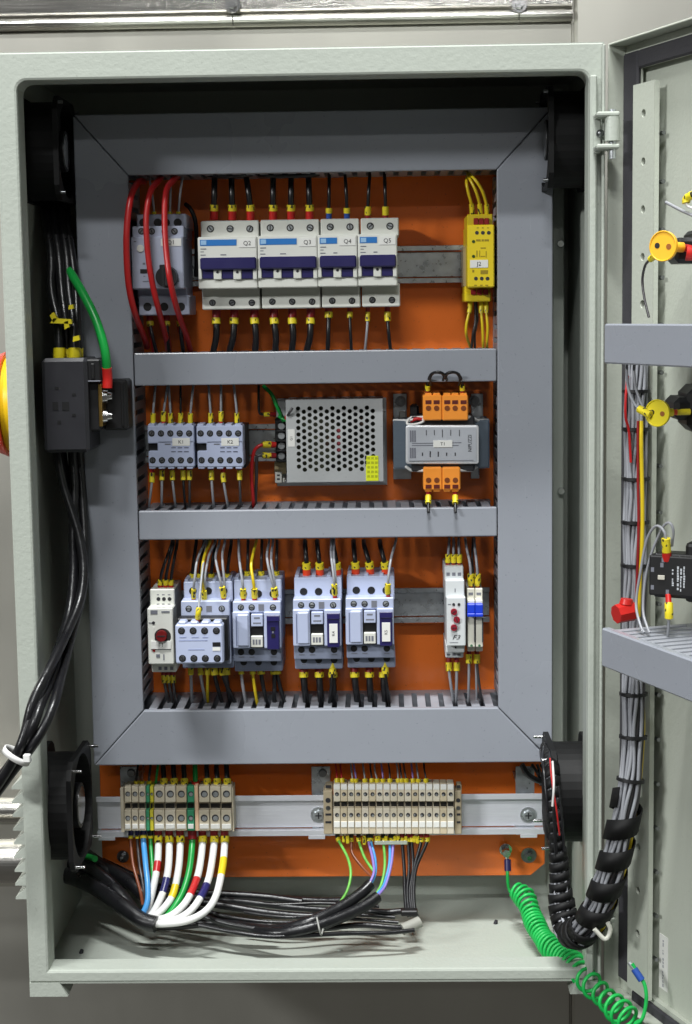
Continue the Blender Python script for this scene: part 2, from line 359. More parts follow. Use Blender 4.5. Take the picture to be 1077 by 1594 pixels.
# floor screws / dirt specks
for px, py in ((126, 1484), (771, 1438)):
    # floor z=.0016 : intersect
    d = ray(px, py); P = CAM+d*((.0016-CAM.z)/d.z)
    ob('floor_screw', MB().cyl((P.x, P.y, .0016), (P.x+.001, P.y, .0052), .0021, .0016, 8), INK, cab)
for P in ((.02, .1), (-.13, .06)):
    ob('floor_rivet', MB().cyl((P[0], P[1], .0016), (P[0], P[1], .0028), .003, .002, 10), P_GREY, cab)
# side profiles inside, right and left of the plate
ob('side_profile', MB().box(.2275, .2385, .19, .2483, .012, .798, .001), P_GREY, cab)
for px, py in ((873, 764), (872, 380)):
    c = at(px, py, .19); ob('profile_screw', MB().cyl((c.x, .1898, c.z), (c.x, .185, c.z), .0036, .003, 10), CHRM, cab)
# hinge
hz = [(925, 962, 178, 245)]
def hinge(z0, z1):
    h = ob('hinge', MB().box(.2402, .2462, -.0105, -.0072, z0, z1, .0008), P_GREY, cab)
    ob('hinge_barrel', MB().cyl((.2535, -.025, z0+.008), (.2535, -.025, z1-.004), .0062, n=18), P_GREY, h)
    ob('hinge_lug', MB().box(.2402, .2590, -.0305, -.0085, z0+.0015, z0+.0055, .0012), P_GREY, h)
    ob('hinge_lug', MB().box(.2402, .2590, -.0305, -.0085, z1-.004, z1, .0012), P_GREY, h)
    ob('hinge_pin', MB().cyl((.2535, -.025, z0-.006), (.2535, -.025, z1+.002), .0028, n=12), ZINC, h)
    ob('hinge_screw', MB().sphere((.2455, -.0115, (z0+z1)/2), .0035), SCRW, h)
hinge(at(940, 240, 0).z, at(940, 180, 0).z); hinge(.075, .108)
# ------------------------------------------------------------------ door, swung open to the right
TH = R(180+111); DU = Vector((math.cos(TH), math.sin(TH), 0)); DN = Vector((DU.y, -DU.x, 0)); DO = Vector((.2555, -.002, 0))
def D(s, n, z): return DO+DU*s+DN*n+Vector((0, 0, z))
def dpx(px, py, n):
    P0 = DO+DN*n; d = ray(px, py); P = CAM+d*((P0-CAM).dot(DN)/d.dot(DN)); return (P-P0).dot(DU), P.z
class DB(MB):
    """boxes in door axes (s outwards from the hinge, n towards the inside, z up)"""
    def box(s, s0, s1, n0, n1, z0, z1, ch=0):
        b = MB().box(s0, s1, -n1, -n0, z0, z1, ch)
        return s.add([D(v.x, -v.y, v.z) for v in b.v], [f for f in b.f])
DW = .49; GN = -.012
GS0, GS1 = dpx(967, 500, GN)[0], dpx(989, 500, GN)[0]
ZT1, ZT0, ZB1 = dpx(1040, 63, GN)[1], dpx(1040, 93, GN)[1], dpx(1003, 1556, GN)[1]
door = ob('door', DB().box(-.0043, DW, -.0225, -.021, .001, HZ-.001), P_DOOR, cab)
ob('door_rim', DB().box(-.006, -.0045, -.0225, 0, .001, HZ-.001, .0004), P_DOOR, door)
ob('door_rim', DB().box(-.0044, DW, -.0225, 0, HZ-.0026, HZ-.001, .0004), P_DOOR, door)
ob('door_rim', DB().box(-.0044, DW, -.0225, 0, .001, .0026, .0004), P_DOOR, door)
ob('gasket_flange', DB().box(-.0042, GS1+.0002, -.0175, -.016, .0028, HZ-.0028), P_DOOR, door)
ob('gasket_flange', DB().box(GS1+.0003, DW, -.0175, -.016, ZT0+.0005, HZ-.0028), P_DOOR, door)
ob('gasket_flange', DB().box(GS1+.0003, DW, -.0175, -.016, .0028, ZB1+.0032).box(GS1+.0003, DW, -.0208, -.0176, ZB1+.002, ZB1+.0032), P_DOOR, door)
ob('gasket', DB().box(GS0, GS1, -.0159, GN, .0138, ZT1, .0015), GASK, door)
ob('gasket', DB().box(GS1+.0001, DW-.01, -.0159, GN, ZT0, ZT1, .0015), GASK, door)
ob('gasket', DB().box(GS1+.0001, DW-.01, -.0159, GN, ZB1-.021, ZB1, .0015), GASK, door)
# perforated stiffening rail: real holes
RN = -.008
RS0, RS1 = GS1+.0008, dpx(1016, 500, RN)[0]; rz0, rz1 = ZB1+.004, dpx(1004, 128, RN)[1]
h0 = dpx(1003, 176, RN)[1]; pitch = h0-dpx(1003, 251, RN)[1]
m = DB(); zc = h0; sm_ = (RS0+RS1)/2; hr = .0033; zs = []
while zc > rz0+pitch*.6: zs.append(zc); zc -= pitch
z_hi = rz1
for i, z in enumerate(zs):
    z_lo = z-pitch/2 if i < len(zs)-1 else rz0; n = 16
    outp = []; inn = []
    for j in range(n):
        a = 2*math.pi*j/n; ca, sa = math.cos(a), math.sin(a); t = max(abs(ca), abs(sa)); ux, uz = ca/t, sa/t
        outp.append(D(sm_+ux*(RS1-RS0)/2, RN, (z_hi if uz > 0 else z_lo)*abs(uz)+z*(1-abs(uz))))
        inn.append(D(sm_+ca*hr, RN, z+sa*hr))
    inb = [p-DN*.0105 for p in inn]
    m.add(outp+inn+inb, [(j, (j+1) % n, n+(j+1) % n, n+j) for j in range(n)]+[(n+j, n+(j+1) % n, 2*n+(j+1) % n, 2*n+j) for j in range(n)])
    z_hi = z_lo
m.box(RS0, RS0+.0012, -.0205, RN-.0002, rz0, rz1).box(RS1-.0012, RS1, RN-.0045, RN-.0002, rz0, rz1)
rail_d = ob('perforated_rail', m, P_DOOR, door)
for z in zs:
    ob('hole_shade', MB().cyl(D(sm_, -.0205, z), D(sm_, -.0115, z), hr*.98, n=12), BLKF, door)  # added black cylinder stands in for the shade behind each rail hole
    ob('rail_nut', MB().cyl(D(RS1-.003, -.0155, z-pitch*.45), D(RS1+.0022, -.0155, z-pitch*.45), .0018, n=8), SCRW, door)
# printed notice on the door panel
s0, z1 = dpx(1027, 1452, -.0208); s1, z0 = dpx(1039, 1545, -.0208)
notice = ob('notice_label', DB().box(s0, s1, -.0209, -.0205, z0, z1), PAPER, door)
m = DB(); random.seed(3); zz = z1-.004
while zz > z0+.004:
    w_ = random.uniform(.0012, .0034); m.box((s0+s1)/2-.0012, (s0+s1)/2+random.uniform(.0, .0010), -.0205, -.0203, zz-w_, zz); zz -= w_+random.choice((.0008, .0008, .003))
ob('notice_print', m, mat('faint_ink', lin((160, 162, 166)), .6), door)
# ------------------------------------------------------------------ louvred vent and fans
c0 = at(40, 1190, .06); c1 = at(40, 1378, .06)
vent = thing('vent_grille', (-.2505, .08, c1.z), 'pale louvred vent grille on the outside left of the cabinet', 'vent')
ob('grille_frame', MB().box(-.2538, -.2502, .02, .14, c1.z, c0.z, .001), P_GREY, vent)
nsl = 9; hz_ = (c0.z-c1.z)/nsl
for i in range(nsl):
    z = c1.z+i*hz_
    m = MB().ext([(0, .0006), (-.0105, .0006), (-.0105, .0025), (0, hz_*.95)], (-.2538, 0, z), (1, 0, 0), (0, 0, 1), -.138, -.022)
    ob('slat', m, P_GREY, vent)
def fan(side, z0, y0, lab, sz=.108, frame=BLKF):
    """axial fan screwed to a side wall, its round mouth facing into the cabinet"""
    sx = side; xw = sx*.2483; xi = sx*.2105; yc, zc = y0+sz/2, z0+sz/2
    t = thing('cooling_fan', (xw, yc, z0), lab, 'fan', 'fans on the cabinet side walls')
    m = MB(); n = 40; h = sz/2-.0005; rr = sz*.46
    def sq(a):
        ca, sa = math.cos(a), math.sin(a); k = max(abs(ca), abs(sa)); k = min(1/k, 1.27); return ca*h*k, sa*h*k
    def rim(kind, r_=rr): return [(sq(2*math.pi*i/n) if kind == 0 else (r_*math.cos(2*math.pi*i/n), r_*math.sin(2*math.pi*i/n))) for i in range(n)]
    xf0, xf1 = xw-sx*.0045, xi+sx*.0045; rb = rr*1.035
    L = [(xw, 0, 0), (xf0, 0, 0), (xf0, 1, rb), (xf1, 1, rb), (xf1, 0, 0), (xi, 0, 0), (xi, 1, rr), (xw, 1, rr)]
    vs = []
    for x, kind, r_ in L: vs += [(x, yc+q[0], zc+q[1]) for q in rim(kind, r_)]
    m.add(vs, [(k*n+i, k*n+(i+1) % n, (k+1)*n+(i+1) % n, (k+1)*n+i) for k in range(len(L)-1) for i in range(n)])
    ob('fan_frame', m, frame, t)
    hub = ob('hub', MB().cyl((xw, yc, zc), (xi+sx*.0012, yc, zc), sz*.2, n=24), BLK, t)
    ob('hub_sticker', MB().cyl((xi+sx*.0012, yc, zc), (xi+sx*.0008, yc, zc), sz*.165, n=24), CHRM, hub)
    for i in range(7):
        a = 2*math.pi*i/7; ca, sa = math.cos(a), math.sin(a); P = []
        for q in range(5):
            f = q/4; rad = sz*(.19+.25*f); off = .25*f
            for w, xo in ((-.32, .010), (.32, .026)):
                aa = a+off+w*(1-.2*f); P.append((xi+sx*xo, yc+rad*math.cos(aa), zc+rad*math.sin(aa)))
        bl = MB().add(P, [(2*q, 2*q+1, 2*q+3, 2*q+2) for q in range(4)], True)
        bl.add([(p[0]+sx*.0012, p[1], p[2]) for p in P], [(2*q, 2*q+2, 2*q+3, 2*q+1) for q in range(4)], True); ob('blade', bl, BLK, t)
    for dy, dz in ((-1, 1), (1, 1), (-1, -1), (1, -1)):
        y, z = yc+dy*h*.86, zc+dz*h*.86
        ob('fan_bolt', MB().cyl((xi, y, z), (xi-sx*(.0085 if z0 < .4 else .004), y, z), .0015, n=8), CHRM if z0 < .4 else SCRW, t)
    return t
fan(-1, .102, .016, 'black fan on the left wall beside the lower terminal rail', .102)
fan(1, .115, .022, 'black fan on the right wall behind the wire harness', .094)
fan(-1, .694, .056, 'black fan high in the dark upper left corner', .09)
fan(1, .698, .056, 'black fan high in the dark upper right corner', .088)

# ================================================================== CABLE DUCTS
YD = .120
DXL0, DXL1, DXR0, DXR1 = -.2085, -.1603, .1703, .2205
DZT0, DZT1, DZB0, DZB1 = .719, .773, .175, .2271
finger_mesh = {}
def fingers(root, a, b, fixed, axis, side):
    """slotted duct wall: single fingers between a and b along x ('x') or z ('z'), wall centred on 'fixed'"""
    L = b-a; n = int(L/.0122); st = L/n; key = (axis,)
    if key not in finger_mesh:
        m = MB()
        if axis == 'x': m.box(-.0039, .0039, YD+.0062, .190, -.0008, .0008, .0003)
        else: m.box(-.0008, .0008, YD+.0062, .190, -.0039, .0039, .0003)
        finger_mesh[key] = m.mesh('duct_finger', P_FING, Vector((0, 0, 0)))
    off = origin(root)
    for i in range(n):
        p = a+st*(i+.5); o = bpy.data.objects.new('duct_finger', finger_mesh[key]); COL.objects.link(o); o.parent = root
        o.location = (Vector((p, 0, fixed)) if axis == 'x' else Vector((fixed, 0, p)))-off
G = .0003
def duct(poly, label, base, walls):
    xs = [p[0] for p in poly]; zs = [p[1] for p in poly]
    t = thing('cable_duct', ((min(xs)+max(xs))/2, .2048, min(zs)), label, 'cable duct', 'grey slotted cable ducts on the plate')
    ob('duct_cover', MB().prism(poly, YD, YD+.0075), P_DUCT, t, .0011)
    ob('duct_base', MB().box(*base[:2], .1905, .2047, *base[2:], 0), P_FING, t)
    for w in walls:
        if w[0] == 'f': fingers(t, w[2], w[3], w[4], w[1], 0)
        else: ob('duct_wall', MB().box(w[1], w[2], YD+.0062, .190, w[3], w[4]), P_FING, t)
e_ = .0014
duct([(DXL0, DZB0), (DXL1-G, DZB1+G), (DXL1-G, DZT0-G), (DXL0, DZT1-G*2)][::1], 'tall grey cable duct down the left of the plate', (DXL0+.001, DXL1-.002, DZB1+.001, DZT0-.001),
     [('f', 'z', DZB1+.003, DZT0-.003, DXL1-e_-.001), ('w', DXL0+.001, DXL0+.0025, DZB0+.002, DZT1-.002)])
duct([(DXR0+G, DZB1+G), (DXR1, DZB0+G*2), (DXR1, DZT1-G*2), (DXR0+G, DZT0-G)], 'tall grey cable duct down the right of the plate', (DXR0+.002, DXR1-.001, DZB1+.001, DZT0-.001),
     [('f', 'z', DZB1+.003, DZT0-.003, DXR0+e_+.001), ('w', DXR1-.0025, DXR1-.001, DZB0+.002, DZT1-.002)])
duct([(DXL1+G*.4, DZT0), (DXR0-G*.4, DZT0), (DXR1-G*2, DZT1), (DXL0+G*2, DZT1)], 'grey cable duct across the top in the shade', (DXL0+.003, DXR1-.003, DZT0+.002, DZT1-.001),
     [('f', 'x', DXL1+.001, DXR0-.001, DZT0+e_), ('w', DXL0+.003, DXR1-.003, DZT1-.0025, DZT1-.001)])
duct([(DXL0+G*2, DZB0), (DXR1-G*2, DZB0), (DXR0-G*.4, DZB1), (DXL1+G*.4, DZB1)], 'wide grey cable duct across the bottom above the terminal rail', (DXL0+.003, DXR1-.003, DZB0+.001, DZB1-.002),
     [('f', 'x', DXL1+.001, DXR0-.001, DZB1-e_), ('w', DXL0+.003, DXR1-.003, DZB0+.001, DZB0+.0025)])
for z0, z1, lab in ((.5301, .5598, 'narrow grey cable duct below the row of circuit breakers'), (.3880, .4150, 'narrow grey cable duct below the power supply and transformer')):
    duct([(DXL1+.0006, z0), (DXR0-.0006, z0), (DXR0-.0006, z1), (DXL1+.0006, z1)], lab, (DXL1+.002, DXR0-.002, z0+.002, z1-.002),
         [('f', 'x', DXL1+.003, DXR0-.003, z1-e_), ('f', 'x', DXL1+.003, DXR0-.003, z0+e_)])
# ================================================================== DIN RAILS
def din(px0, px1, yt, yb, Y0, label, m=ZINC, deep=.0075):
    a = at(px0, (yt+yb)/2, Y0); b = at(px1, (yt+yb)/2, Y0); zt = at(px0, yt, Y0).z; zb = at(px0, yb, Y0).z
    zc = (at((px0+px1)/2, (yt+yb)/2, Y0)).z; h = (zt-zb)/2; t = .0011; lip = h*.27
    prof = [(Y0, h), (Y0, h-lip), (Y0+deep, h-lip), (Y0+deep, -h+lip), (Y0, -h+lip), (Y0, -h)]
    mb = MB(); x0, x1 = a.x, b.x
    def sl(y0, y1, z0, z1): mb.box(x0, x1, y0, y1, zc+z0, zc+z1, .0003)
    sl(Y0, Y0+t, h-lip, h); sl(Y0, Y0+t, -h, -h+lip); sl(Y0+deep-t, Y0+deep, -h+lip+t, h-lip-t)
    sl(Y0+t*.5, Y0+deep, h-lip, h-lip+t*.98); sl(Y0+t*.5, Y0+deep, -h+lip-t*.98, -h+lip)
    return tag(ob('din_rail', mb, m), label, 'DIN rail', 'rails that carry the devices'), zc, h
din(205, 768, 385, 443, .190, 'galvanised top rail under the circuit breakers and yellow relay')
din(222, 440, 661, 719, .190, 'short galvanised rail behind the two small contactors')
din(232, 762, 917, 971, .190, 'galvanised rail behind the lower row of contactors')
alu, az, ah = din(150, 868, 1238, 1301, .158, 'smooth aluminium rail along the bottom carrying the terminals', ALU, .0075)
for px in (496, 822):
    c = at(px, 1268, .1645)
    w = ob('rail_screw', MB().cyl((c.x, .1643, c.z), (c.x, .1632, c.z), .0078, n=20).cyl((c.x, .1632, c.z), (c.x, .1605, c.z), .0052, .0042, 14), ZINC, alu)
    ob('cross_slot', MB().box(c.x-.003, c.x+.003, .1602, .1606, c.z-.0006, c.z+.0006).box(c.x-.0006, c.x+.0006, .1601, .1605, c.z-.003, c.z+.003), INK, alu)
for px in (166, 493, 823):
    c = at(px, 1300, .158); ob('rail_tab', MB().box(c.x-.008, c.x+.008, .1575, .1587, az-ah-.0032, az-ah+.0004, .0003), ALU, alu)
for px in (200, 499, 818):
    c = at(px, 1215, .16)
    b = ob('stand_off_bracket', MB().box(c.x-.009, c.x+.009, .166, .1675, az-ah-.003, c.z+.012, .0005).box(c.x-.009, c.x+.009, .168, .2045, c.z-.004, c.z-.0025, .0003).box(c.x-.009, c.x+.009, .1677, .2045, az-ah-.003, az-ah-.0015, .0003), ZINC, alu)
    ob('bracket_screw', MB().cyl((c.x+.002, .1658, c.z+.006), (c.x+.002, .162, c.z+.006), .0042, .0034, 12), SCRW, alu)
# ================================================================== DEVICES
YT = .134                                             # face of the terminal shoulders
YN = .1166                                            # face of the device noses
def hole(parent, px, py, r, Y, name='screw_hole'):
    return ob(name, MB().pc(px, py, r, Y-.0003, Y+.002, n=12), BLK, parent)
def plabel(parent, x0, y0, x1, y1, Y, s=None, h=None, m=None, name='marking_label', tm=None, rot=0):
    l = ob(name, MB().pb(x0, y0, x1, y1, Y-.0007, Y+.0004, .0001), m or PAPER, parent)
    if s: text(s, 'label_text', l, (x0+x1)/2, (y0+y1)/2+.3, h or (y1-y0)*.55, Y-.0009, tm or INK, rot)
    return l
def dev(name, px, py, Y, label, cat, group=None):
    return thing(name, at(px, py, Y), label, cat, group)
def prints(parent, rows, Y, m=GINK, name='fine_print'):
    """small printed lines: (x0, x1, y, thickness)"""
    mb = MB()
    for x0, x1, y, t in rows: mb.pb(x0, y-t/2, x1, y+t/2, Y-.0003, Y+.0003, 0)
    return ob(name, mb, m, parent)
# ---- miniature circuit breakers
def mcb(x0, x1, yt, n, lab, code):
    t = dev('circuit_breaker', (x0+x1)/2, yt+137, .19, lab, 'circuit breaker', 'circuit breakers side by side on the top rail')
    g = .28
    hs = MB().pb(x0+2.2+g, yt, x1+1-g, yt+28, YT, .190, .0009)          # upper terminal shoulder
    hs.pb(x0-2+g, yt+25.4, x1-1.4-g, yt+105.4, YN, .188, .0009)            # nose
    hs.pb(x0+4.4+g, yt+118, x1+3-g, yt+138, YT, .190, .0009)           # lower shoulder
    hs.pb(x0+4+g, yt+102, x1+2.6-g, yt+121, YT+.006, .187, .0006)
    ob('housing', hs, BRK, t)
    pw = (x1-x0)/n
    for i in range(n):
        cx = x0+2+pw*(i+.5); screw(t, cx, yt+12.6, 5.6, YT, ZINC); screw(t, cx+3.2, yt+122.6+5, 5.2, YT, SCRW)
    # toggle window frame and handle
    X0, X1 = x0+1.2, x1-3.5
    hd = ob('toggle', MB().pb(X0, yt+57.2, X1, yt+76, YN-.0075, YN+.002, .0012), NVY, t)
    step = pw
    for i in range(n):
        b0 = X0+3+pw*i; b1 = b0+pw-12.5
        ob('toggle_foot', MB().pb(b0, yt+75, b1, yt+90.5, YN-.0022, YN+.002, .0006), NVY, hd)
    for i in range(n+1):
        b0 = X0+3+pw*i-12.5
        q0, q1 = max(b0, x0-1.2), min(b0+12.5, x1-2)
        if q1-q0 > 3:
            ob('window_post', MB().pb(q0, yt+75.2, q1, yt+91.5, YN-.0034, YN+.002, .0006), BRK, t)
            if q1-q0 > 9: ob('post_dot', MB().pc((q0+q1)/2, yt+80, 2.2, YN-.0037, YN-.003, n=10), INK, t)
    s0, s1 = x0+1, x0+1+(x1-x0)*(.62 if n == 3 else .44)
    st = ob('blue_stripe', MB().pb(s0, yt+29.4, s1, yt+38.8, YN-.0004, YN+.0004, 0), BLU, t)
    ob('stripe_emblem', MB().pb(s0+1.5, yt+30.8, s0+10, yt+37.6, YN-.0007, YN-.0003, 0), LBL, st)
    plabel(t, s1+3.5, yt+28.4, x1-4.5, yt+41.5, YN, code, 6.6)
    prints(t, [(s0+1, s0+10, yt+44, 1.5), (s0+1, s0+6, yt+48.5, 1.2), (s0+1, s0+9, yt+53.5, 1.4), (s0+32*(n/3), s0+41*(n/3), yt+53, 1.6)], YN)
    return t
mcb(310, 402, 343.6, 3, 'left three pole breaker, beside the motor switch with the red wires', 'Q2')
mcb(403, 496, 342, 3, 'right three pole breaker, between the other three pole and a two pole one', 'Q3')
mcb(496.5, 558, 340.6, 2, 'left two pole breaker labelled Q4, third breaker from the red wires', 'Q4')
mcb(559, 620, 339.4, 2, 'right two pole breaker, last of the breakers beside the bare rail', 'Q5')
# ---- motor protection switch Q1
t = dev('motor_protection_switch', 250, 490, .19, 'grey motor protection switch with round black knob behind the red wires', 'motor switch')
m = MB().pb(212.5, 333.5, 290, 356, YT-.002, .190, .0009).pb(206, 352, 286, 371, YN+.004, .189, .0009).pb(205, 368.6, 285.5, 449.5, YN, .188, .001)
m.pb(216, 460, 294.5, 490.6, YT, .190, .0009).pb(214, 446, 291, 464, YT+.006, .187, .0006)
ob('housing', m, mat('cool_grey_plastic', lin((172, 178, 198)), .42), t)
for x in (223, 245.5, 258, 276.5): hole(t, x, 346.5, 6.5, YT-.002)
for x in (220, 236, 256.5, 271.5): screw(t, x, 360, 5.2, YN+.004)
for x in (229.5, 255.5, 281.5): hole(t, x, 477.5, 6.6, YT)
kb = ob('knob', MB().pc(258.3, 431, 16.4, YN-.012, YN-.0002, 17, n=28).pb(248, 412, 257, 424, YN-.0105, YN-.0002), BLK, t)
ob('knob_grip', MB().pb(254.6, 417, 262, 446, YN-.017, YN-.0118, .001), BLK, kb)
ob('test_button', MB().pc(218.3, 386.6, 5.6, YN-.0012, YN, n=16), WHT, t)
ob('indicator_slot', MB().pb(218, 419, 229, 425.5, YN-.0004, YN+.001, 0), BLK, t)
plabel(t, 250, 371.3, 282, 383, YN, 'Q1', 6.4)
prints(t, [(208, 212, 376, 1.6), (230, 234, 376, 1.6), (222, 226, 410.5, 3), (223, 226, 430, 1), (222, 232, 438, 1), (276, 279, 436, 6)], YN)
# ---- yellow safety relay J2
t = dev('safety_relay', 745, 470, .19, 'slim yellow safety relay with red terminals at the right of the top row', 'safety relay')
m = MB().pb(727, 333.5, 767, 353, YT, .189, .0009).pb(727.5, 350.5, 769.3, 447, YN, .188, .001).pb(723, 455, 764, 469.5, YT+.004, .190, .0009).pb(723, 444, 763, 458, YT+.012, .188, .0006)
ob('housing', m, YEL, t)
ob('clear_side_cover', MB().pb(721, 384, 727, 446, YT+.012, .188, .0004), mat('smoky_clear_plastic', lin((150, 134, 100)), .25), t)
for x in (741, 749.3, 757.5): ob('red_terminal', MB().pb(x-3.7, 339.5, x+3.7, 350, YT-.003, YT+.002, .0005), DRD, t)
for x in (737, 746.5, 756): ob('red_terminal', MB().pb(x-4, 450.5, x+4, 459, YT+.002, YT+.008, .0005), DRD, t)
for x in (742.3, 751.5, 760.8): ob('terminal_screw', MB().pc(x, 362.3, 3, YN-.0003, YN+.001, n=10), INK, t)
for x in (740.7, 749.8, 758.8): ob('terminal_screw', MB().pc(x, 433.6, 3, YN-.0003, YN+.001, n=10), INK, t)
for y in (376, 399): ob('indicator_lamp', MB().pc(737, y, 2.5, YN-.0005, YN+.001, n=10), mat('dark_green_lamp', lin((50, 74, 30)), .3), t)
plabel(t, 731.7, 404.7, 759.7, 416.8, YN, 'J2', 6.4)
OL = mat('olive_print', lin((150, 128, 20)), .5)
prints(t, [(742, 745, 354.6, 1.4), (750, 753, 354.6, 1.4), (758, 761, 354.6, 1.4), (741, 748, 374, 3), (749.5, 753, 374, 3), (754, 761, 374, 3), (748, 756, 386, 1.6), (741.5, 743, 395, 10), (746, 747, 395, 10), (756, 757.2, 396, 10), (748, 755, 399, 1.2), (748, 759.5, 423.5, 6), (735, 738, 422, 4), (738, 742, 444, 1.5), (747, 751, 444, 1.5), (755.5, 759.5, 444, 1.5)], YN, OL)
# ---- small contactors of the middle row
YC = .128
def mini(x0, lab, code, right_dark=False):
    x1 = x0+72.5; o = x0-229.5
    t = dev('mini_contactor', (x0+x1)/2, 729, .19, lab, 'contactor', 'small contactors on the middle rail')
    m = MB().pb(x0, 662.5, x1, 690, YC, .150, .0008).pb(x0+15.5, 686, x1, 704, YC, .150, .0008).pb(x0+1.5, 701.5, x1+.8, 727, YC, .150, .0008)
    for i in range(5):
        m.pb(x0+1+14.6*i, 659.6, x0+11+14.6*i, 665, YC+.001, .150, .0005).pb(x0+2.5+14.6*i, 725, x0+12.5+14.6*i, 730, YC+.001, .150, .0005)
    ob('housing', m, CTC, t)
    ob('base', MB().pb(x0+1.5, 661.5, x1+4.5, 729, .1503, .189, .0008), BLK, t)
    for i in range(5): screw(t, x0+6.3+14.6*i, 674.7, 5, YC); screw(t, x0+7.9+14.6*i, 716.5, 5, YC)
    ob('armature_window', MB().pb(x0+1.2, 689.6, x0+15.7, 702.2, YC+.006, .1503, 0), BLK, t)
    plabel(t, x0+38.5, 681.8, x0+66, 694, YC, code, 5.6)
    prints(t, [(x0+37+o_, x0+44+o_, y, 1.3) for o_ in (0, 10, 20) for y in (697, 703.2)], YC, mat('dark_print', lin((60, 62, 84)), .5))
    prints(t, [(x0+27, x0+36, 691.5, 2)], YC)
mini(229.5, 'left pale small contactor, next to the left duct on the middle rail', 'K1')
mini(305.8, 'right pale small contactor, beside the bare rail and red wires', 'K2')
# ---- power supply
t = dev('power_supply', 520, 752, .205, 'open frame power supply with a perforated aluminium cover', 'power supply')
Y0 = .150
x0, x1, y0, y1 = 445.5, 596, 621.5, 750
cv = ob('perforated_cover', MB(), PSUM, t); bpy.data.objects.remove(cv)
m = MB(); k = sc(520, 685, Y0); c = at(520, 685, Y0)
def loc(px, py): return c.x+(px-520)*k, c.z-(py-685)*k
px0, pdx, py0, pdy, hr_ = 464.6, 8.92, 635.4, 10.05, 3.5
ncol, nrow = 14, 10
cells = []
for i in range(ncol):
    for j in range(nrow): cells.append((px0+pdx*i, py0+pdy*j+(5 if i % 2 else 0), 5 if i % 2 else 0))
for cx, cy, o in cells:
    n = 12; outp = []; inn = []
    for q in range(n):
        a = 2*math.pi*(q+.5)/n; ca, sa = math.cos(a), math.sin(a); f = max(abs(ca), abs(sa)); x, z = loc(cx+ca/f*pdx/2, cy+sa/f*pdy/2); outp.append((x, Y0, z))
        x, z = loc(cx+ca*hr_, cy+sa*hr_); inn.append((x, Y0, z))
    inb = [(p[0], Y0+.0014, p[2]) for p in inn]
    m.add(outp+inn+inb, [(q, n+q, n+(q+1) % n, (q+1) % n) for q in range(n)]+[(n+q, 2*n+q, 2*n+(q+1) % n, n+(q+1) % n) for q in range(n)])
def quad(a, b, e, d):
    xa, za = loc(a, b); xb, zb = loc(e, d); m.add([(xa, Y0, za), (xb, Y0, za), (xb, Y0, zb), (xa, Y0, zb)], [(0, 1, 2, 3)])
gx0, gx1 = px0-pdx/2, px0+pdx*(ncol-.5); gy0, gy1 = py0-pdy/2, py0+pdy*(nrow-.5)+5
quad(x0, y0, gx0, y1); quad(gx1, y0, x1, y1); quad(gx0, y0, gx1, gy0); quad(gx0, gy1, gx1, y1)
for i in range(ncol):
    a, b = px0+pdx*(i-.5), px0+pdx*(i+.5)
    if i % 2: quad(a, gy0, b, gy0+5)
    else: quad(a, gy1-5, b, gy1)
m.pb(x0, y0-.2, x1, y0+.6, Y0+.0001, .196, 0).pb(x0, y1-.6, x1, y1+.2, Y0+.0001, .196, 0).pb(x1-.6, y0+1, x1+.2, y1-1, Y0+.0002, .196, 0)
ob('perforated_cover', m, PSUM, t)
ob('base_tray', MB().pb(430, 620, 602, 756, .2005, .2047, .0004).pb(592, 640, 600, 752, .185, .2003, .0004), PSUM, t)
bd = MB(); random.seed(11)
bd.pb(447, 630, 590, 742, .192, .200, 0)
ob('circuit_board', bd, mat('circuit_board_green', lin((60, 62, 44)), .5), t)
for q in range(16):
    px, py, r = random.uniform(460, 580), random.uniform(640, 732), random.uniform(4, 9)
    ob('capacitor', MB().pc(px, py, r, random.uniform(.163, .178), .1918, n=12), random.choice([BLK, INK, GINK, BLK, mat('brown_part', lin((96, 70, 50)), .5)]), t)
for y in (672, 682, 692.5, 703): ob('red_glow_stub', MB().pc(527, y, 5, Y0+.006, .1915, n=10), mat('red_glow_tint', (.30, .05, .06), .4), t)  # added red cylinders colour in the LED glow behind the cover
# terminal strip at its left
ts = ob('terminal_strip', MB().pb(428.5, 651, 446, 719, .172, .199, .0006), BLK, t)
for y in (663.5, 678.5, 694.3, 710): ob('strip_screw', MB().pc(437.8, y, 5.2, .1685, .172, 5.6, n=14), ZINC, ts)
for y in (656, 671, 686.5, 702.2, 717.5): ob('strip_barrier', MB().pb(429.5, y-1.2, 445.4, y+1.2, .165, .1722, .0003), BLK, ts)
ob('strip_cover', MB().pb(430, 622, 445.4, 650, .176, .199, .0006), PSUM, t)
ob('connector_board', MB().pb(427, 719.6, 445.2, 738, .186, .199, .0004), mat('tan_circuit_board', lin((190, 172, 130)), .5), t)
cn = ob('white_connector', MB().pb(428, 735, 438.5, 752, .178, .199, .0005), WHT, t)
ob('connector_pin', MB().pb(431, 738.5, 435.5, 741, .1777, .1783, 0).pb(431, 744.5, 435.5, 747, .1777, .1783, 0), INK, cn)
ob('white_trim', MB().pb(440.3, 744, 443, 751, .178, .199, .0004), WHT, t)
l = plabel(t, 448, 668.5, 459, 695.5, Y0, 'G1', 4, rot=90)
l = ob('yellow_sticker', MB().pb(569.5, 709.5, 589, 748.5, Y0-.0006, Y0+.0002, 0), mat('fluorescent_sticker', lin((226, 236, 30)), .5), t)
prints(t, [(571.5+q*6, 575.5+q*6, 713+7.1*r_, 3.6) for q in range(3) for r_ in range(5)], Y0-.0006, mat('sticker_ink', lin((178, 186, 20)), .6), 'sticker_print')
prints(t, [(568, 570.3, 712, 5), (568, 570.3, 720, 5)], Y0-.0006, INK, 'sticker_print')
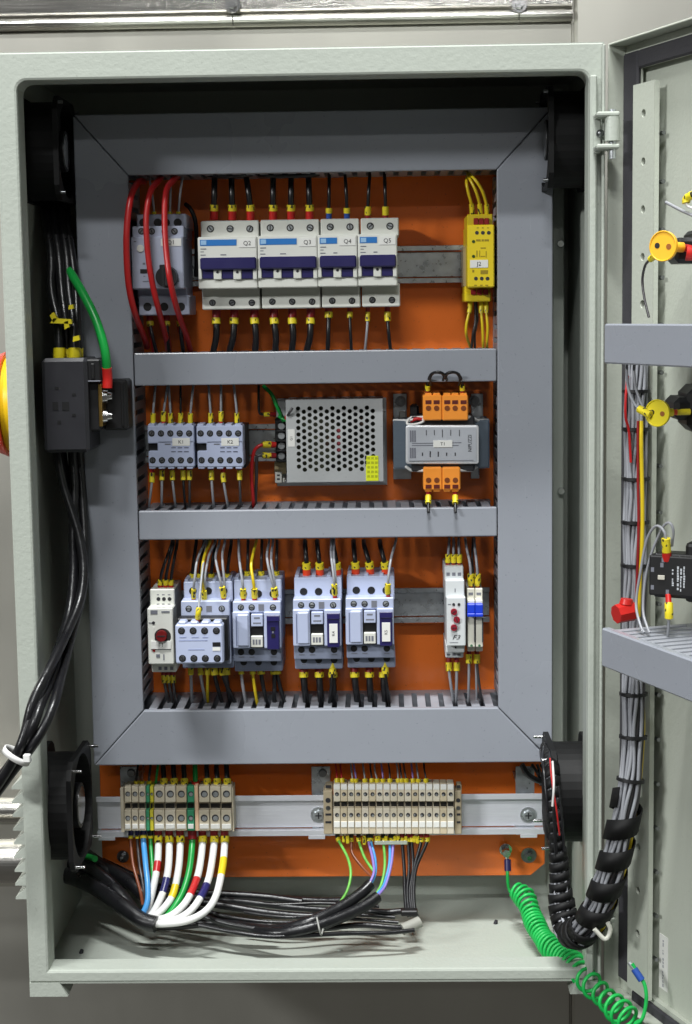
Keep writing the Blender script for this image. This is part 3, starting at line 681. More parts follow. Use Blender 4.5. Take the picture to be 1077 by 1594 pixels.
# ---- transformer
t = dev('control_transformer', 687, 745, .205, 'control transformer with orange terminals and a pale name plate', 'transformer')
YX = .126
for a in ((612, 613, 633, 660), (733.5, 613, 752, 660), (612, 715, 640, 746), (733, 715, 746, 745)): ob('mounting_foot', MB().pb(*a, .199, .2046, .0004), ZINC, t)
for px, py in ((623.6, 624.5), (738, 624)):
    c = at(px, py, .198); ob('foot_bolt', MB().cyl((c.x, .1988, c.z), (c.x, .197, c.z), .0052, n=18).cyl((c.x, .197, c.z), (c.x, .190, c.z), .0034, n=6, smooth=False), SCRW, t)
# lamination stack built plate by plate
y_a, y_b = 655, 729; nl = 14
ca_ = at(687, (y_a+y_b)/2, .140); kx = sc(687, 692, .140); hw = 74*kx; za, zb = ca_.z-(y_b-y_a)/2*kx, ca_.z+(y_b-y_a)/2*kx
lam = ob('core_stack', MB().box(ca_.x-hw, ca_.x+hw, .140, .196, za, zb, .001), CORE, t)
for i in range(nl):
    ya = .141+i*.0039; ob('lamination', MB().box(ca_.x-hw-.0004, ca_.x+hw+.0004, ya, ya+.0027, za-.0004, zb+.0004), CORE, lam)
ob('coil_body', MB().pb(640, 648, 739, 734, .1315, .190, .0015), mat('dark_coil_wrap', lin((40, 42, 46)), .5), t)
def rrect(x0, y0, x1, y1, r, Y, n=5):
    P = []
    for cx, cy, a0 in ((x1-r, y0+r, 0), (x0+r, y0+r, 90), (x0+r, y1-r, 180), (x1-r, y1-r, 270)):
        for i in range(n):
            a = R(a0+90*i/(n-1)); q = at(cx+r*math.cos(a), cy-r*math.sin(a), Y); P.append((q.x, q.z))
    return P
npl = ob('name_plate', MB().prism(rrect(631.5, 662, 745.5, 722.5, 4, YX), YX, YX+.0065), mat('pale_plate_rim', lin((206, 208, 212)), .35, .2), t, .0012)
ob('plate_face', MB().prism(rrect(635.5, 666, 741.5, 718.5, 2.5, YX-.0003), YX-.0005, YX), mat('silver_plate_print', lin((190, 194, 202)), .4, .3), npl)
text('NIPUZZI', 'plate_text', npl, 731.5, 690, 5.4, YX-.0008, INK, 90, .92)
prints(npl, [(638, 640.4, 679, 18), (641.4, 643.8, 679, 18), (644.8, 647, 679, 18), (638, 640.4, 705, 16), (641.4, 643.8, 705, 16), (644.8, 647, 705, 16)], YX-.0006)
prints(npl, [(641, 674, 690, 1.1), (641, 674, 693.3, 1.1), (704, 718, 689, 1), (704, 714, 693.3, 1), (637, 737, 717, .8)], YX-.0006)
pn = MB()
for px, hh in ((663.5, 8), (676, 8), (688.5, 12), (701.5, 9), (715, 10)): pn.pb(px-.5, 671-hh*.2, px+.5, 671+hh*.8, YX-.0009, YX-.0002, 0)
for px, hh in ((657.5, 5), (669.5, 9), (682, 8), (695, 5), (708.5, 5)): pn.pb(px-.8, 707-hh*.5, px+.8, 707+hh*.5, YX-.0009, YX-.0002, 0)
ob('plate_print', pn, INK, npl)
plabel(npl, 674.5, 685.5, 704, 696.3, YX-.0007, 'T1', 5)
for nm, P in (('upper_clamp_bar', [(613, 655, .150), (634, 655, .141), (640, 650.5, .136), (658, 649.8, .132), (729, 649.3, .132), (736, 650.5, .136), (743, 654.8, .141), (760, 654.5, .150)]),
              ('lower_clamp_bar', [(614, 728, .150), (632, 726.5, .141), (639, 731.5, .136), (660, 732.5, .132), (716, 732, .132), (734, 732, .136), (741, 726.5, .141), (758, 726, .150)])):
    ob(nm, MB().tube([at(*p) for p in P], .0016, 8), mat('white_bar_paint', lin((206, 206, 204)), .4), t)
def otb(xs, y0, y1, top, nm='terminal_block'):
    for a, b, cols in xs:
        tb = ob(nm, MB().pb(a, y0, b, y1, .122, .150, .001), ORT, t)
        for cx in cols:
            yw, ys = (626, 635.5) if top else (757.5, 747.5)
            ob('clamp_window', MB().pb(cx-4.6, yw-3, cx+4.6, yw+3, .1216, .1225, 0), mat('dark_red_recess', lin((92, 26, 18)), .5), tb)
            ob('terminal_screw', MB().pc(cx, ys, 4.2, .1215, .1225, n=12), mat('rusty_screw', lin((150, 84, 50)), .4, .6), tb)
            ob('terminal_tab', MB().pb(cx-5.4, y0-3.2 if top else y1-1, cx+5.4, y0+1 if top else y1+2.6, .124, .148, .0005), ORT, tb)
otb([(658.6, 687.8, (666.8, 679.5)), (688.4, 728.6, (696, 708.3, 721.5))], 615, 654.5, True)
otb([(659, 688, (667, 679.8)), (688.6, 716.6, (696, 708.8))], 727.5, 763, False)
ob('winding_lead', MB().tube(smooth_path([at(*p) for p in ((636, 652, .132), (634, 660, .128), (648, 660, .127), (660, 655, .128), (652, 651, .131), (638, 654, .13))]), .0011, 6), WC['white'], t)
ob('winding_lead', MB().tube(smooth_path([at(*p) for p in ((640, 656, .133), (648, 652, .129), (660, 653, .131))]), .0016, 6), WC['red'], t)
ob('winding_tape', MB().pb(639, 631, 652, 648, .165, .196, .002), BLK, t)
ob('bolt_sleeve', MB().pb(621, 640, 632, 652, .188, .198, .001), WHT, t)
# ---- timer relay F1 (left end of the lower row)
t = dev('timer_relay', 252, 1046, .19, 'slim grey timer relay with dark red dial at the left of the lower row', 'timer relay')
m = MB().pb(233.5, 917, 271.5, 949, YT, .189, .0008).pb(230, 946, 269.8, 1035, YN, .188, .0009).pb(236, 1032, 274.5, 1046.5, YT, .190, .0008)
ob('housing', m, BRK, t)
for x in (246.5, 255, 263.8): ob('terminal_screw', MB().pc(x, 932.5, 3.1, YT-.0003, YT+.001, n=10), INK, t)
for x in (249, 258, 267): ob('terminal_screw', MB().pb(x-2.4, 1038, x+2.4, 1043, YT-.0004, YT+.001, 0), GINK, t)
ob('dial_recess', MB().pc(253, 991, 13, YN-.0003, YN+.001, n=24), mat('dark_recess', lin((44, 40, 40)), .5), t)
ob('dial_mask', MB().pb(238, 1000.4, 266.5, 1005, YN-.0006, YN+.001, 0).pb(238, 976, 240.5, 1003, YN-.0006, YN+.001, 0), BRK, t)
dl = ob('dial', MB().pc(250.8, 990.5, 8.4, YN-.004, YN-.0003, 8.8, n=20), mat('dark_red_dial', lin((112, 22, 24)), .35), t)
ob('dial_slot', MB().pb(244.5, 989.7, 257, 991.3, YN-.0043, YN-.0038, 0), INK, dl)
plabel(t, 235, 997.8, 266, 1010.5, YN-.0004, 'F1', 6)
prints(t, [(234, 245, 953, 6), (251, 264, 952.5, 2.4), (231.5, 237, 969.5, 1), (243, 249, 1021, 5), (254, 256, 1023, 9), (235, 266, 1011, .8), (244, 247, 926, 1.4), (252, 256, 926, 1.4), (261, 265, 926, 1.4), (244, 248, 940.5, 1.4), (252, 256, 940.5, 1.4), (261, 265, 940.5, 1.4)], YN-.0001)
for x, y in ((238.8, 969.6), (239.5, 1012.5)): ob('indicator_lamp', MB().pc(x, y, 2.4, YN-.0005, YN+.001, n=10), DRD if y > 1000 else INK, t)
# ---- contactors of the lower row
def contactor(x0, yt, lab, code=None, blank=False, top_blue=False):
    s_ = .985; X = lambda u: x0+u; t = dev('contactor', x0+37, yt+142, .19, lab, 'contactor', 'contactors of the lower row')
    m = MB().pb(X(2), yt, X(76), yt+38, YT, .189, .0009).pb(X(0), yt+34, X(75), yt+52, YN+.003, .188, .0008)
    m.pb(X(0), yt+50, X(26.5), yt+108, YN+.0005, .187, .0009).pb(X(48.5), yt+50, X(75), yt+108, YN+.001, .187, .0009).pb(X(26), yt+50, X(49), yt+108, YN+.006, .187, 0)
    ob('housing', m, CTC, t)
    m = MB().pb(X(1.5), yt+106, X(76), yt+128, YN+.009, .186, .0008).pb(X(3), yt+125, X(77.5), yt+143, YT+.004, .190, .0009)
    ob('lower_terminal_block', m, CTD, t)
    for i in range(3): ob('terminal_partition', MB().pb(X(3+23.5*i+(3 if i else 0)), yt-3.5, X(9+23.5*i+(3 if i else 0)), yt+4, YT+.001, .186, .0004), CTC, t)
    for u in (16.5, 39.8, 63): hole(t, X(u), yt+22.5, 6, YT)
    for u, w in ((12.5, 0), (29.4, 0), (62.5, 0)): screw(t, X(u), yt+43.5, 5, YN+.003, ZINC)
    ob('rating_square', MB().pb(X(40), yt+38.5, X(48.5), yt+48.8, YN+.0026, YN+.0034, 0), GINK, t)
    ob('front_panel', MB().pb(X(7), yt+54, X(25), yt+105, YN-.0012, YN+.002, .0012), CTC, t)
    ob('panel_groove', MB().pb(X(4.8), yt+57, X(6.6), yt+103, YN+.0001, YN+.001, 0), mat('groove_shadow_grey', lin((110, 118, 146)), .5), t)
    ob('window', MB().pb(X(26.2), yt+53, X(48.8), yt+107, YN+.0054, YN+.0062, 0), BLK, t)
    ob('window_tab', MB().pb(X(28.5), yt+54, X(47), yt+73.5, YN-.0004, YN+.006, .0006), CTC, t)
    ob('window_tab', MB().pb(X(28.5), yt+88, X(47), yt+106, YN-.0004, YN+.006, .0006), WHT, t)
    ob('moving_bridge', MB().pb(X(28), yt+73, X(47.5), yt+89, YN+.003, YN+.0055, .0005), BLK, t)
    prints(t, [(X(33), X(42), yt+60, 2.6), (X(31.5), X(44), yt+68, 2), (X(31), X(34), yt+97.5, 8), (X(35.5), X(38.5), yt+97.5, 8), (X(40), X(43.5), yt+97.5, 8)], YN-.0003)
    nb = ob('blue_block', MB().pb(X(53), yt+58, X(72.5), yt+110, YN-.004, YN+.002, .0008).pb(X(52.6), yt+56, X(73), yt+66, YN-.0055, YN-.0035, .0006), NVY, t)
    if code: plabel(nb, X(56.5), yt+72.5, X(69.5), yt+102.5, YN-.004, code, 4.6, rot=90)
    else:
        ob('block_slot', MB().pb(X(59), yt+74, X(66), yt+80, YN-.0044, YN-.0035, 0).pb(X(60), yt+85, X(66), yt+91, YN-.0044, YN-.0035, 0), BLK, nb)
        ob('block_dot', MB().pc(X(62.5), yt+82.4, 1.6, YN-.0046, YN-.0038, n=8), GINK, nb)
    for u in (12.8, 29.5, 64): hole(t, X(u), yt+113, 5.2, YN+.009)
    for u in (17, 40, 64): ob('lower_screw_hole', MB().pc(X(u), yt+128.8, 5.4, YT+.0037, YT+.006, n=12), BLK, t)
    prints(t, [(X(8), X(18), yt+33, 1.3), (X(22), X(36), yt+33, 1.3), (X(60), X(69), yt+33, 1.3), (X(9), X(18), yt+36.6, 1), (X(26), X(35), yt+36.6, 1)], YT)
    prints(t, [(X(9), X(18), yt+120.6, 1.2), (X(26), X(34), yt+120.6, 1.2), (X(60), X(68), yt+120.6, 1.2), (X(14), X(20), yt+136, 1.2), (X(37), X(43), yt+136, 1.2)], YN+.0088)
    return t
contactor(362.2, 902, 'pale contactor with plain blue block, third from the left in the lower row')
contactor(456, 898.5, 'left of the two contactors with a white tag on the blue block', 'K4')
contactor(538, 896.5, 'right of the two contactors with a white tag on the blue block', 'K5')
t = dev('contactor', 320, 1040, .19, 'pale contactor half hidden behind a four pole auxiliary block', 'contactor', 'contactors of the lower row')
m = MB().pb(286, 905, 362, 938, YT, .189, .0009).pb(281.5, 935, 357.5, 960, YN+.003, .188, .0009).pb(352, 958, 359, 1034, YN+.004, .187, .0008)
ob('housing', m, CTC, t)
ob('lower_terminal_block', MB().pb(284, 1022, 364, 1040, YT+.004, .190, .0009), CTD, t)
for x in (300, 324, 348): hole(t, x, 920, 6, YT)
for x in (293.5, 310, 345): screw(t, x, 947.5, 5, YN+.003, ZINC)
ob('rating_square', MB().pb(321, 943, 329.5, 952, YN+.0026, YN+.0034, 0), GINK, t)
for i in range(4): ob('terminal_partition', MB().pb(287+22*i, 901.5, 293+22*i, 909, YT+.001, .186, .0004), CTC, t)
YA = .088
t = dev('auxiliary_contact_block', 310, 1034, YA, 'four pole auxiliary contact block clipped on the front of a contactor', 'contact block')
ob('back_part', MB().pb(276, 962, 355, 1030, YA+.0145, YN+.0025, .001), BLK, t)
m = MB().pb(273, 971.5, 347.6, 1034, YA, YA+.0142, .0015)
for x in (283.5, 302, 319.5, 337.5): m.pb(x-6.6, 967, x+6.6, 975, YA+.0012, YA+.014, .0012)
ob('front_part', m, CTC, t)
for x in (282.3, 300.4, 318.3, 336.6): screw(t, x, 982, 5.6, YA, SCRW)
for x in (283.8, 301.7, 319.4, 337.9): screw(t, x, 1025, 5.6, YA, SCRW)
ob('indicator_window', MB().pb(330.7, 999.8, 343, 1006.6, YA-.0005, YA+.001, 0), BLK, t)
prints(t, [(278, 323, 997, .8), (293, 318, 1011.2, 1), (279, 290, 992, 1.2), (298, 309, 992, 1.2), (315, 324, 992, 1.2)], YA, mat('blue_grey_print', lin((140, 150, 186)), .5))
ob('white_tag', MB().pb(330.7, 1007.4, 343, 1013, YA-.0005, YA+.0005, 0), PAPER, t)
# ---- monitoring relay F3
t = dev('monitoring_relay', 708, 1024, .19, 'slim white monitoring relay with three dark red dials', 'monitoring relay')
m = MB().pb(692, 881.6, 721.3, 905, YT, .189, .0008).pb(693.5, 903, 722.8, 931, YN+.006, .188, .0007).pb(695.3, 929, 724.8, 1006.5, YN, .187, .0009).pb(694, 1004, 723, 1016, YN+.008, .187, .0007).pb(693.5, 1013, 721.2, 1024, YT+.004, .190, .0008)
ob('housing', m, mat('cool_white_plastic', lin((206, 210, 212)), .4, var=.02), t)
for x, y in ((706.6, 952.7), (711, 965), (706.6, 977.4)):
    d_ = ob('dial', MB().pc(x, y, 4.9, YN-.0024, YN, 5.2, n=18), mat('crimson_dial', lin((138, 28, 44)), .35), t)
    a = random.uniform(0, 3); c = at(x, y, YN-.0025); ob('dial_slot', MB().ext([(-.0019, -.0003), (.0019, -.0003), (.0019, .0003), (-.0019, .0003)], (c.x, YN-.0026, c.z), (math.cos(a), 0, math.sin(a)), (-math.sin(a), 0, math.cos(a)), -.0002, .0002), INK, d_)
for x in (706, 714.3): ob('indicator_lamp', MB().pc(x, 941, 2.3, YN-.0005, YN+.001, n=10), INK, t)
text('F3', 'device_text', t, 709.5, 992.3, 7, YN-.0003, INK, 0, 1.25, .35)
for x in (697.5, 706.3, 715): ob('terminal_screw', MB().pb(x-2.6, 891.3, x+2.6, 896.4, YT-.0004, YT+.001, 0), GINK, t)
prints(t, [(707.6, 709, 919, 6)], YN+.006); prints(t, [(708, 710.5, 1007.7, 3)], YN+.0078, INK)
prints(t, [(697, 702, 940.6, .8), (700, 713, 1000, .6)], YN)
for x in (697.8, 706.5, 714.5): ob('terminal_screw', MB().pb(x-2.4, 1017.5, x+2.4, 1020.5, YT+.0036, YT+.006, 0), GINK, t)
# ---- two slim interface relays with blue clips
for x0, lab in ((727.2, 'slim white interface relay with blue clip, next to the relay with red dials'), (739.6, 'slim white interface relay with blue clip, nearest the right duct')):
    t = dev('interface_relay', x0+6, 1014, .19, lab, 'interface relay', 'slim relays with blue clips')
    m = MB().pb(x0, 916, x0+11.6, 937, YT, .189, .0006).pb(x0+1, 934, x0+12, 1008, YN+.004, .188, .0006).pb(x0+.8, 1005, x0+11.6, 1014, YT, .190, .0005)
    ob('housing', m, mat('warm_white_plastic', lin((214, 212, 200)), .42, var=.02), t)
    cl = ob('blue_clip', MB().pb(x0+.4, 940.5, x0+12.3, 955, YN-.0035, YN+.006, .0007).pb(x0+.2, 955, x0+12.5, 960.6, YN-.005, YN+.004, .0006), BLC, t)
    prints(t, [(x0+2, x0+9, 924.5, 4)], YT); ob('indicator_lamp', MB().pc(x0+6.6, 1005, 2, YN+.0036, YN+.005, n=10), mat('green_lamp', lin((70, 110, 80)), .3), t)
    ob('side_slot', MB().pb(x0+10.6, 962, x0+12.6, 1000, YN+.0036, YN+.006, 0), mat('slot_grey', lin((60, 60, 66)), .5), t)
# ================================================================== TERMINAL STRIPS
YS = .1385
t = dev('terminal_strip', 275, 1294, .158, 'short terminal strip with green and white terminals above the thick white wires', 'terminal strip')
def term(t, x0, x1, m, kind, i=0):
    g = .35
    tm = ob('terminal', MB().pb(x0+g, 1224, x1-g, 1249.5, YS, .1578, .0006).pb(x0+g, 1261, x1-g, 1294, YS, .1578, .0006).pb(x0+g, 1248, x1-g, 1263, YS+.008, .1575, 0), m, t)
    cx = (x0+x1)/2; r = min(5.6, (x1-x0)*.36)
    for y in (1236, 1273.5):
        ob('screw_well', MB().pc(cx, y, r, YS-.0003, YS+.001, n=12), INK, tm)
        ob('screw_head', MB().pc(cx+.4, y+.6, r*.72, YS-.0006, YS-.0002, n=10), ZINC, tm)
    ob('bridge_slot', MB().pb(x0+1.2, 1250.5, x1-1.2, 1259.5, YS+.0075, YS+.0085, 0), BLK, tm)
    if kind: ob('marker_tag', MB().pb(x0+1.5, 1282.8, x1-1.5, 1290.2, YS-.0006, YS+.001, .0002), PAPER, tm)
    return tm
ob('end_plate', MB().pb(187.5, 1226, 193, 1297, YS+.004, .162, .0005), TAN, t)
for i in range(3): term(t, 193.3+11.2*i, 204.3+11.2*i, TAN, 1)
GRNT = mat('green_terminal_plastic', lin((60, 150, 110)), .45); YELT = mat('yellow_terminal_plastic', lin((214, 204, 60)), .45)
PEACH = mat('peach_terminal_plastic', lin((228, 190, 158)), .5)
q = term(t, 227, 232.8, GRNT, 0); tag(q, 'green half of the narrow earth terminal'); q = term(t, 233, 239, YELT, 0); tag(q, 'yellow half of the narrow earth terminal')
for i in range(3): term(t, 239.4+17.1*i, 256.3+17.1*i, TANS[i], 1)
q = term(t, 291, 302.6, GRNT, 1); tag(q, 'green earth terminal'); q = ob('spacer_plate', MB().pb(303, 1222, 308.7, 1295, YS-.001, .1578, .0006), PEACH, t); tag(q, 'peach coloured spacer plate')
for i in range(3): term(t, 309.2+17.3*i, 326.2+17.3*i, TAN, 1)
ob('end_plate', MB().pb(361.2, 1226, 363.6, 1296, YS+.002, .162, .0004), TAN, t)
t = dev('terminal_strip', 612, 1299, .158, 'long strip of seventeen beige terminals on the aluminium rail', 'terminal strip')
for x0, x1 in ((503.5, 517.5), (708, 718.5)):
    eb = ob('end_bracket', MB().pb(x0, 1230, x1, 1300, YS+.004, .162, .0008).pb(x0+2.5, 1222, x1, 1232, YS+.006, .1575, .0006), mat('darker_beige_plastic', lin((176, 162, 136)), .5), t)
    for y, r in ((1246, 4), (1258, 3.6)): ob('bracket_screw', MB().pc((x0+x1)/2, y, min(r, (x1-x0)*.32), YS+.0036, YS+.005, n=12), INK if y < 1250 else SCRW, eb)
    for y in (1225, 1268, 1280): ob('bracket_notch', MB().pb(x0+3, y-1.6, x1-2, y+1.6, YS+.0035, YS+.007, 0), INK, eb)
for i in range(17):
    x0, x1 = 519+11.07*i, 529.75+11.07*i; cx = (x0+x1)/2; g = .15
    tm = ob('terminal', MB().pb(x0+g, 1221.5, x1-g, 1248, YS, .1578, .0005).pb(x0+g, 1258, x1-g, 1299, YS, .1578, .0005).pb(x0+g, 1246, x1-g, 1260, YS+.008, .1575, 0), random.choice(TANS), t)
    for y in (1236.3, 1268.6):
        ob('screw_well', MB().pc(cx, y, 3.2, YS-.0003, YS+.001, n=10), INK, tm); ob('screw_head', MB().pc(cx+random.uniform(-1.1, 1.1), y+random.uniform(.4, 1.5), 1.7, YS-.0006, YS-.0002, n=8), ZINC, tm)
    ob('bridge_slot', MB().pb(x0+1, 1248.4, x1-1, 1257.4, YS+.0074, YS+.0085, 0), BLK, tm)
    ob('marker_tag', MB().pb(x0+.8, 1279, x1-.8, 1288, YS-.0006, YS+.001, .0002), PAPER, tm); ob('marker_tag', MB().pb(x0+.8, 1221, x1-.8, 1229.5, YS-.0006, YS+.001, .0002), PAPER, tm)
BN = dict(Q2='left three pole breaker', Q3='right three pole breaker', Q4='left two pole breaker', Q5='right two pole breaker')
PN = {q: (q+' of the row' if q == 'leftmost' else q+' from left') for q in ORD}
KN = dict(K1='left small contactor', K2='right small contactor', K4='left white tagged contactor', K5='right white tagged contactor')
YED = mat('lemon_yellow_plastic', lin((232, 214, 36)), .4)
# ================================================================== WIRES ON THE DEVICES
YB = .168                                              # depth where a wire dives into a duct
def fam(group, base, rows):
    """rows: (label, colour, r, pts, ferrule, marker[, kw])"""
    for row in rows:
        lab, c, r, pts, fe, mk = row[:6]; wire(lab, c, r, pts, fe, mk, group, **(row[6] if len(row) > 6 else {}))
def drop(x0, y0, x1, y1, Y0=.150, Y1=YB, bow=0, over=8):
    """from a terminal (x0, y0) straight out, then into the duct edge at (x1, y1)"""
    s_ = 1 if y1 > y0 else -1
    return [(x0, y0, Y0), (x0+(x1-x0)*.08, y0+(y1-y0)*.3, Y0-.002), (x0+(x1-x0)*.5+bow, y0+(y1-y0)*.66, Y0-.003), (x1, y1, Y0+.006), (x1+(x1-x0)*.1, y1+s_*over, Y1)]
# --- top row
G1 = 'wires above the circuit breakers'; G2 = 'wires below the circuit breakers'
XT = [(333, 334), (361.5, 360), (390, 383), (425, 425), (453, 453), (482, 480)]
for i, (x0, x1) in enumerate(XT):
    b = 'Q2' if i < 3 else 'Q3'; p = ('left', 'middle', 'right')[i % 3]
    wire(f'thick black wire into the top of the {BN[b]}, {p} pole', 'black', 4.6, drop(x0, 342, x1, 274), ('red', 15), 9.5, G1, frad=1.35, mrad=1.45)
for x0, x1, b, p, fc in ((512, 512.5, 'Q4', 'left', 'blue'), (540, 537, 'Q4', 'right', 'blue'), (572.5, 575.5, 'Q5', 'left', 'dred'), (600, 598.5, 'Q5', 'right', 'dred')):
    wire(f'thin black wire into the top of the {BN[b]}, {p} pole', 'black', 2.7, drop(x0, 340, x1, 272), (fc, 9 if fc == 'blue' else 6), 8 if fc == 'blue' else 13, G1)
for i, (x0, x1) in enumerate(((337, 332), (365, 357), (396, 397), (426.5, 428.5), (455, 454), (484, 477))):
    b = 'Q2' if i < 3 else 'Q3'; p = ('left', 'middle', 'right')[i % 3]
    wire(f'thick black wire leaving the bottom of the {BN[b]}, {p} pole', 'black', 5, drop(x0, 479, x1, 547, bow=2), ('dred', 18), 9.5, G2, frad=1.3, mrad=1.42)
for x0, x1, b, p, c, r in ((511.6, 510, 'Q4', 'left', 'black', 3.4), (544.5, 547, 'Q4', 'right', 'black', 2.4), (572.5, 568, 'Q5', 'left', 'grey', 2), (603, 608, 'Q5', 'right', 'black', 2.7)):
    wire(f'{c} wire leaving the bottom of the {BN[b]}, {p} pole', c, r, drop(x0, 478, x1, 547), ('dred', 9), 9 if b == 'Q4' else 14, G2)
wire('black jumper bundle lying under the top duct above the left three pole breaker', 'black', 4, [(322, 271, .150), (335, 273, .143), (372, 273, .143), (392, 271, .150)], group='black jumpers under the top duct')
wire('black jumper bundle lying under the top duct above the right three pole breaker', 'black', 4, [(404, 271, .150), (420, 273, .143), (470, 273, .143), (496, 271, .150)], group='black jumpers under the top duct')
RW = 'red wires in front of the motor protection switch'
wire('outer red wire bowing past the left edge of the motor protection switch', 'red', 5, [(224, 283, .165), (216, 283, .13), (204, 305, .103), (197.5, 352, .095), (197, 400, .095), (201, 449, .098), (211, 491, .110), (224, 524, .142), (229, 540, .168)], group=RW)
wire('red wire crossing the left half of the motor protection switch', 'red', 4.6, [(252, 274, .165), (247, 281, .13), (234, 299, .108), (227.5, 338, .1), (230, 394, .098), (237, 441, .099), (247, 483, .110), (258, 525, .145), (262, 545, .168)], group=RW)
wire('red wire crossing the black knob of the motor protection switch', 'red', 4.6, [(278, 273, .165), (271, 279.5, .13), (259, 296, .108), (256, 338, .1), (259, 394, .094), (265, 438, .090), (276, 483, .108), (290, 522, .145), (296, 545, .168)], group=RW)
for x0, x1, p in ((240, 232, 'left'), (264.5, 266, 'middle'), (277.5, 284, 'right')):
    wire(f'thin grey wire into the top of the motor protection switch, {p} one', 'grey', 1.8, drop(x0, 347, x1, 274, .138), ('dred', 4), 14, 'grey wires above the motor switch')
for x0, x1, p in ((233, 243, 'left'), (259, 263, 'middle'), (280, 285, 'right')):
    wire(f'black wire below the motor protection switch, {p} one', 'black', 3, drop(x0, 488, x1, 547), ('dred', 14), 7, 'black wires below the motor switch')
    wire(f'dark red wire below the motor protection switch, {p} one', 'red', 3, [(x0-3, 490, .155), (x0-1, 510, .158), (x0+4, 530, .160), (x0+5, 548, .170)], None, None, 'dark red wires below the motor switch')
wire('black cable running down beside the motor protection switch', 'black', 3.4, [(289, 318, .165), (297, 326, .158), (304, 345, .160), (306, 380, .168), (305, 430, .18)])
YG = 'yellow wires of the safety relay'
for p, pts in (('left', [(735, 337, .14), (734, 319, .136), (729, 300, .132), (726, 283, .134), (729, 272, .150), (732, 268, .17)]),
               ('middle', [(748, 337, .14), (746, 316, .135), (740, 296, .130), (730, 276, .135), (728, 270, .150), (730, 266, .17)]),
               ('right', [(758, 337, .14), (757, 318, .134), (750, 296, .128), (738, 278, .128), (729, 271, .145), (726, 266, .17)])):
    wire(f'yellow wire looping up from the safety relay, {p} one', 'yellow', 2.4, pts, None, 20, YG, mrad=1.6)
for p, c, pts in (('far left', 'yellow', [(732, 468, .15), (731, 482, .147), (726, 505, .146), (726, 522, .15), (732, 540, .17)]), ('far right', 'yellow', [(757, 468, .15), (757, 484, .147), (759, 510, .146), (758, 534, .152), (758, 546, .17)]),
                  ('second from right', 'yellow', [(749, 468, .15), (749, 484, .147), (751, 510, .146), (752, 536, .152), (752, 546, .17)])):
    wire(f'yellow wire hanging below the safety relay, {p} one', c, 2.2, pts, None, 20, YG, mrad=1.7)
for p, pts in (('left', [(739, 468, .152), (740, 500, .150), (736, 520, .152), (734, 542, .168)]), ('right', [(741, 468, .155), (743, 496, .152), (739, 518, .155), (739, 542, .168)])):
    wire(f'dark grey wire between the yellow ones below the safety relay, {p} one', 'dark', 2, pts, None, None, 'dark grey wires below the safety relay')
# --- middle row
GM = 'wires above the small contactors'; GN = 'wires below the small contactors'
for x0, x1, k, p, c, fe in ((238, 242, 'K1', 'leftmost', 'grey', 'dred'), (254, 261, 'K1', 'second', 'grey', 'red'), (265.5, 262.5, 'K1', 'third', 'grey', 'dred'), (281, 281, 'K1', 'fourth', 'black', 'dred'), (296, 301, 'K1', 'fifth', 'grey', 'dred'),
                         (328, 324.5, 'K2', 'leftmost', 'grey', 'dred'), (344, 344, 'K2', 'second', 'grey', 'red'), (369, 364, 'K2', 'third', 'grey', 'dred')):
    wire(f'{c} wire into the top of the {KN[k]}, {PN[p]}', c, 1.9, drop(x0, 663, x1, 600, .142), (fe, 6 if fe != 'red' else 9), 15, GM, mrad=2.1)
for x0, x1, k, p, c, fe in ((237, 232, 'K1', 'leftmost', 'grey', 'red'), (252, 251.5, 'K1', 'second', 'grey', 'dred'), (268, 273, 'K1', 'third', 'grey', 'dred'), (285, 288, 'K1', 'fourth', 'black', 'dred'), (295, 295, 'K1', 'fifth', 'dark', 'dred'),
                         (329, 332.5, 'K2', 'leftmost', 'grey', 'dred'), (347, 354.6, 'K2', 'second', 'grey', 'red'), (373, 374.5, 'K2', 'third', 'dark', 'dred')):
    wire(f'{c} wire out of the bottom of the {KN[k]}, {PN[p]}', c, 2, drop(x0, 728, x1, 787, .142), (fe, 5 if fe != 'red' else 9), 15, GN, mrad=2.1)
wire('green earth wire curving down to the power supply terminals', 'green', 3, [(441, 655, .166), (437, 645, .160), (431, 632, .158), (422, 613, .160), (410, 601, .168)], None, None)
wire('short green wire tail on the top terminal of the power supply', 'green', 2.4, [(434, 648, .164), (440, 652, .161), (446, 655, .160)])
wire('black wire with yellow marker above the power supply terminals', 'black', 2, [(429, 645, .168), (418, 645, .165), (408, 645, .165), (403.5, 641, .165), (402.5, 622, .166), (402.5, 600, .172)], ('dred', 12), 8)
wire('red sleeved wire end lying on the corner of the perforated cover', 'dark', 2.2, [(446, 651, .158), (450, 643, .146), (455, 635, .145)], ('red', 10), None, frad=1.6)
wire('bright red wire from the power supply dropping into the duct', 'red', 2.8, [(429, 692.5, .168), (413, 692, .165), (402, 695, .163), (394.5, 706, .163), (391.5, 736, .164), (394, 775, .165), (395, 790, .172)], ('red', 9), 13)
wire('dark wire beside the red one below the power supply terminals', 'dark', 2.6, [(429, 709.5, .168), (413, 709, .165), (403, 709, .164), (399.5, 714, .164), (399, 745, .166), (397, 790, .174)], ('dred', 9), 13)
for x, p in ((665.5, 'left'), (719.5, 'right')):
    s_ = 1 if x < 700 else -1
    wire(f'black wire looping up behind the duct from the transformer, {p} one', 'black', 2.1, [(x, 617, .130), (x, 602, .127), (x+s_*1, 592, .122), (x+s_*6, 582, .113), (x+s_*18, 579, .108), (x+s_*27, 584, .112), (x+s_*30, 592, .117)], ('dred', 11), 8, 'black loops above the transformer', mrad=2)
    wire(f'thin black wire arching over the duct edge above the transformer, {p} one', 'black', 1.5, [(x+s_*6, 600, .124), (x+s_*4, 590, .117), (x+s_*10, 581, .112), (x+s_*22, 582, .111), (x+s_*26, 590, .117)], None, None, 'black loops above the transformer')
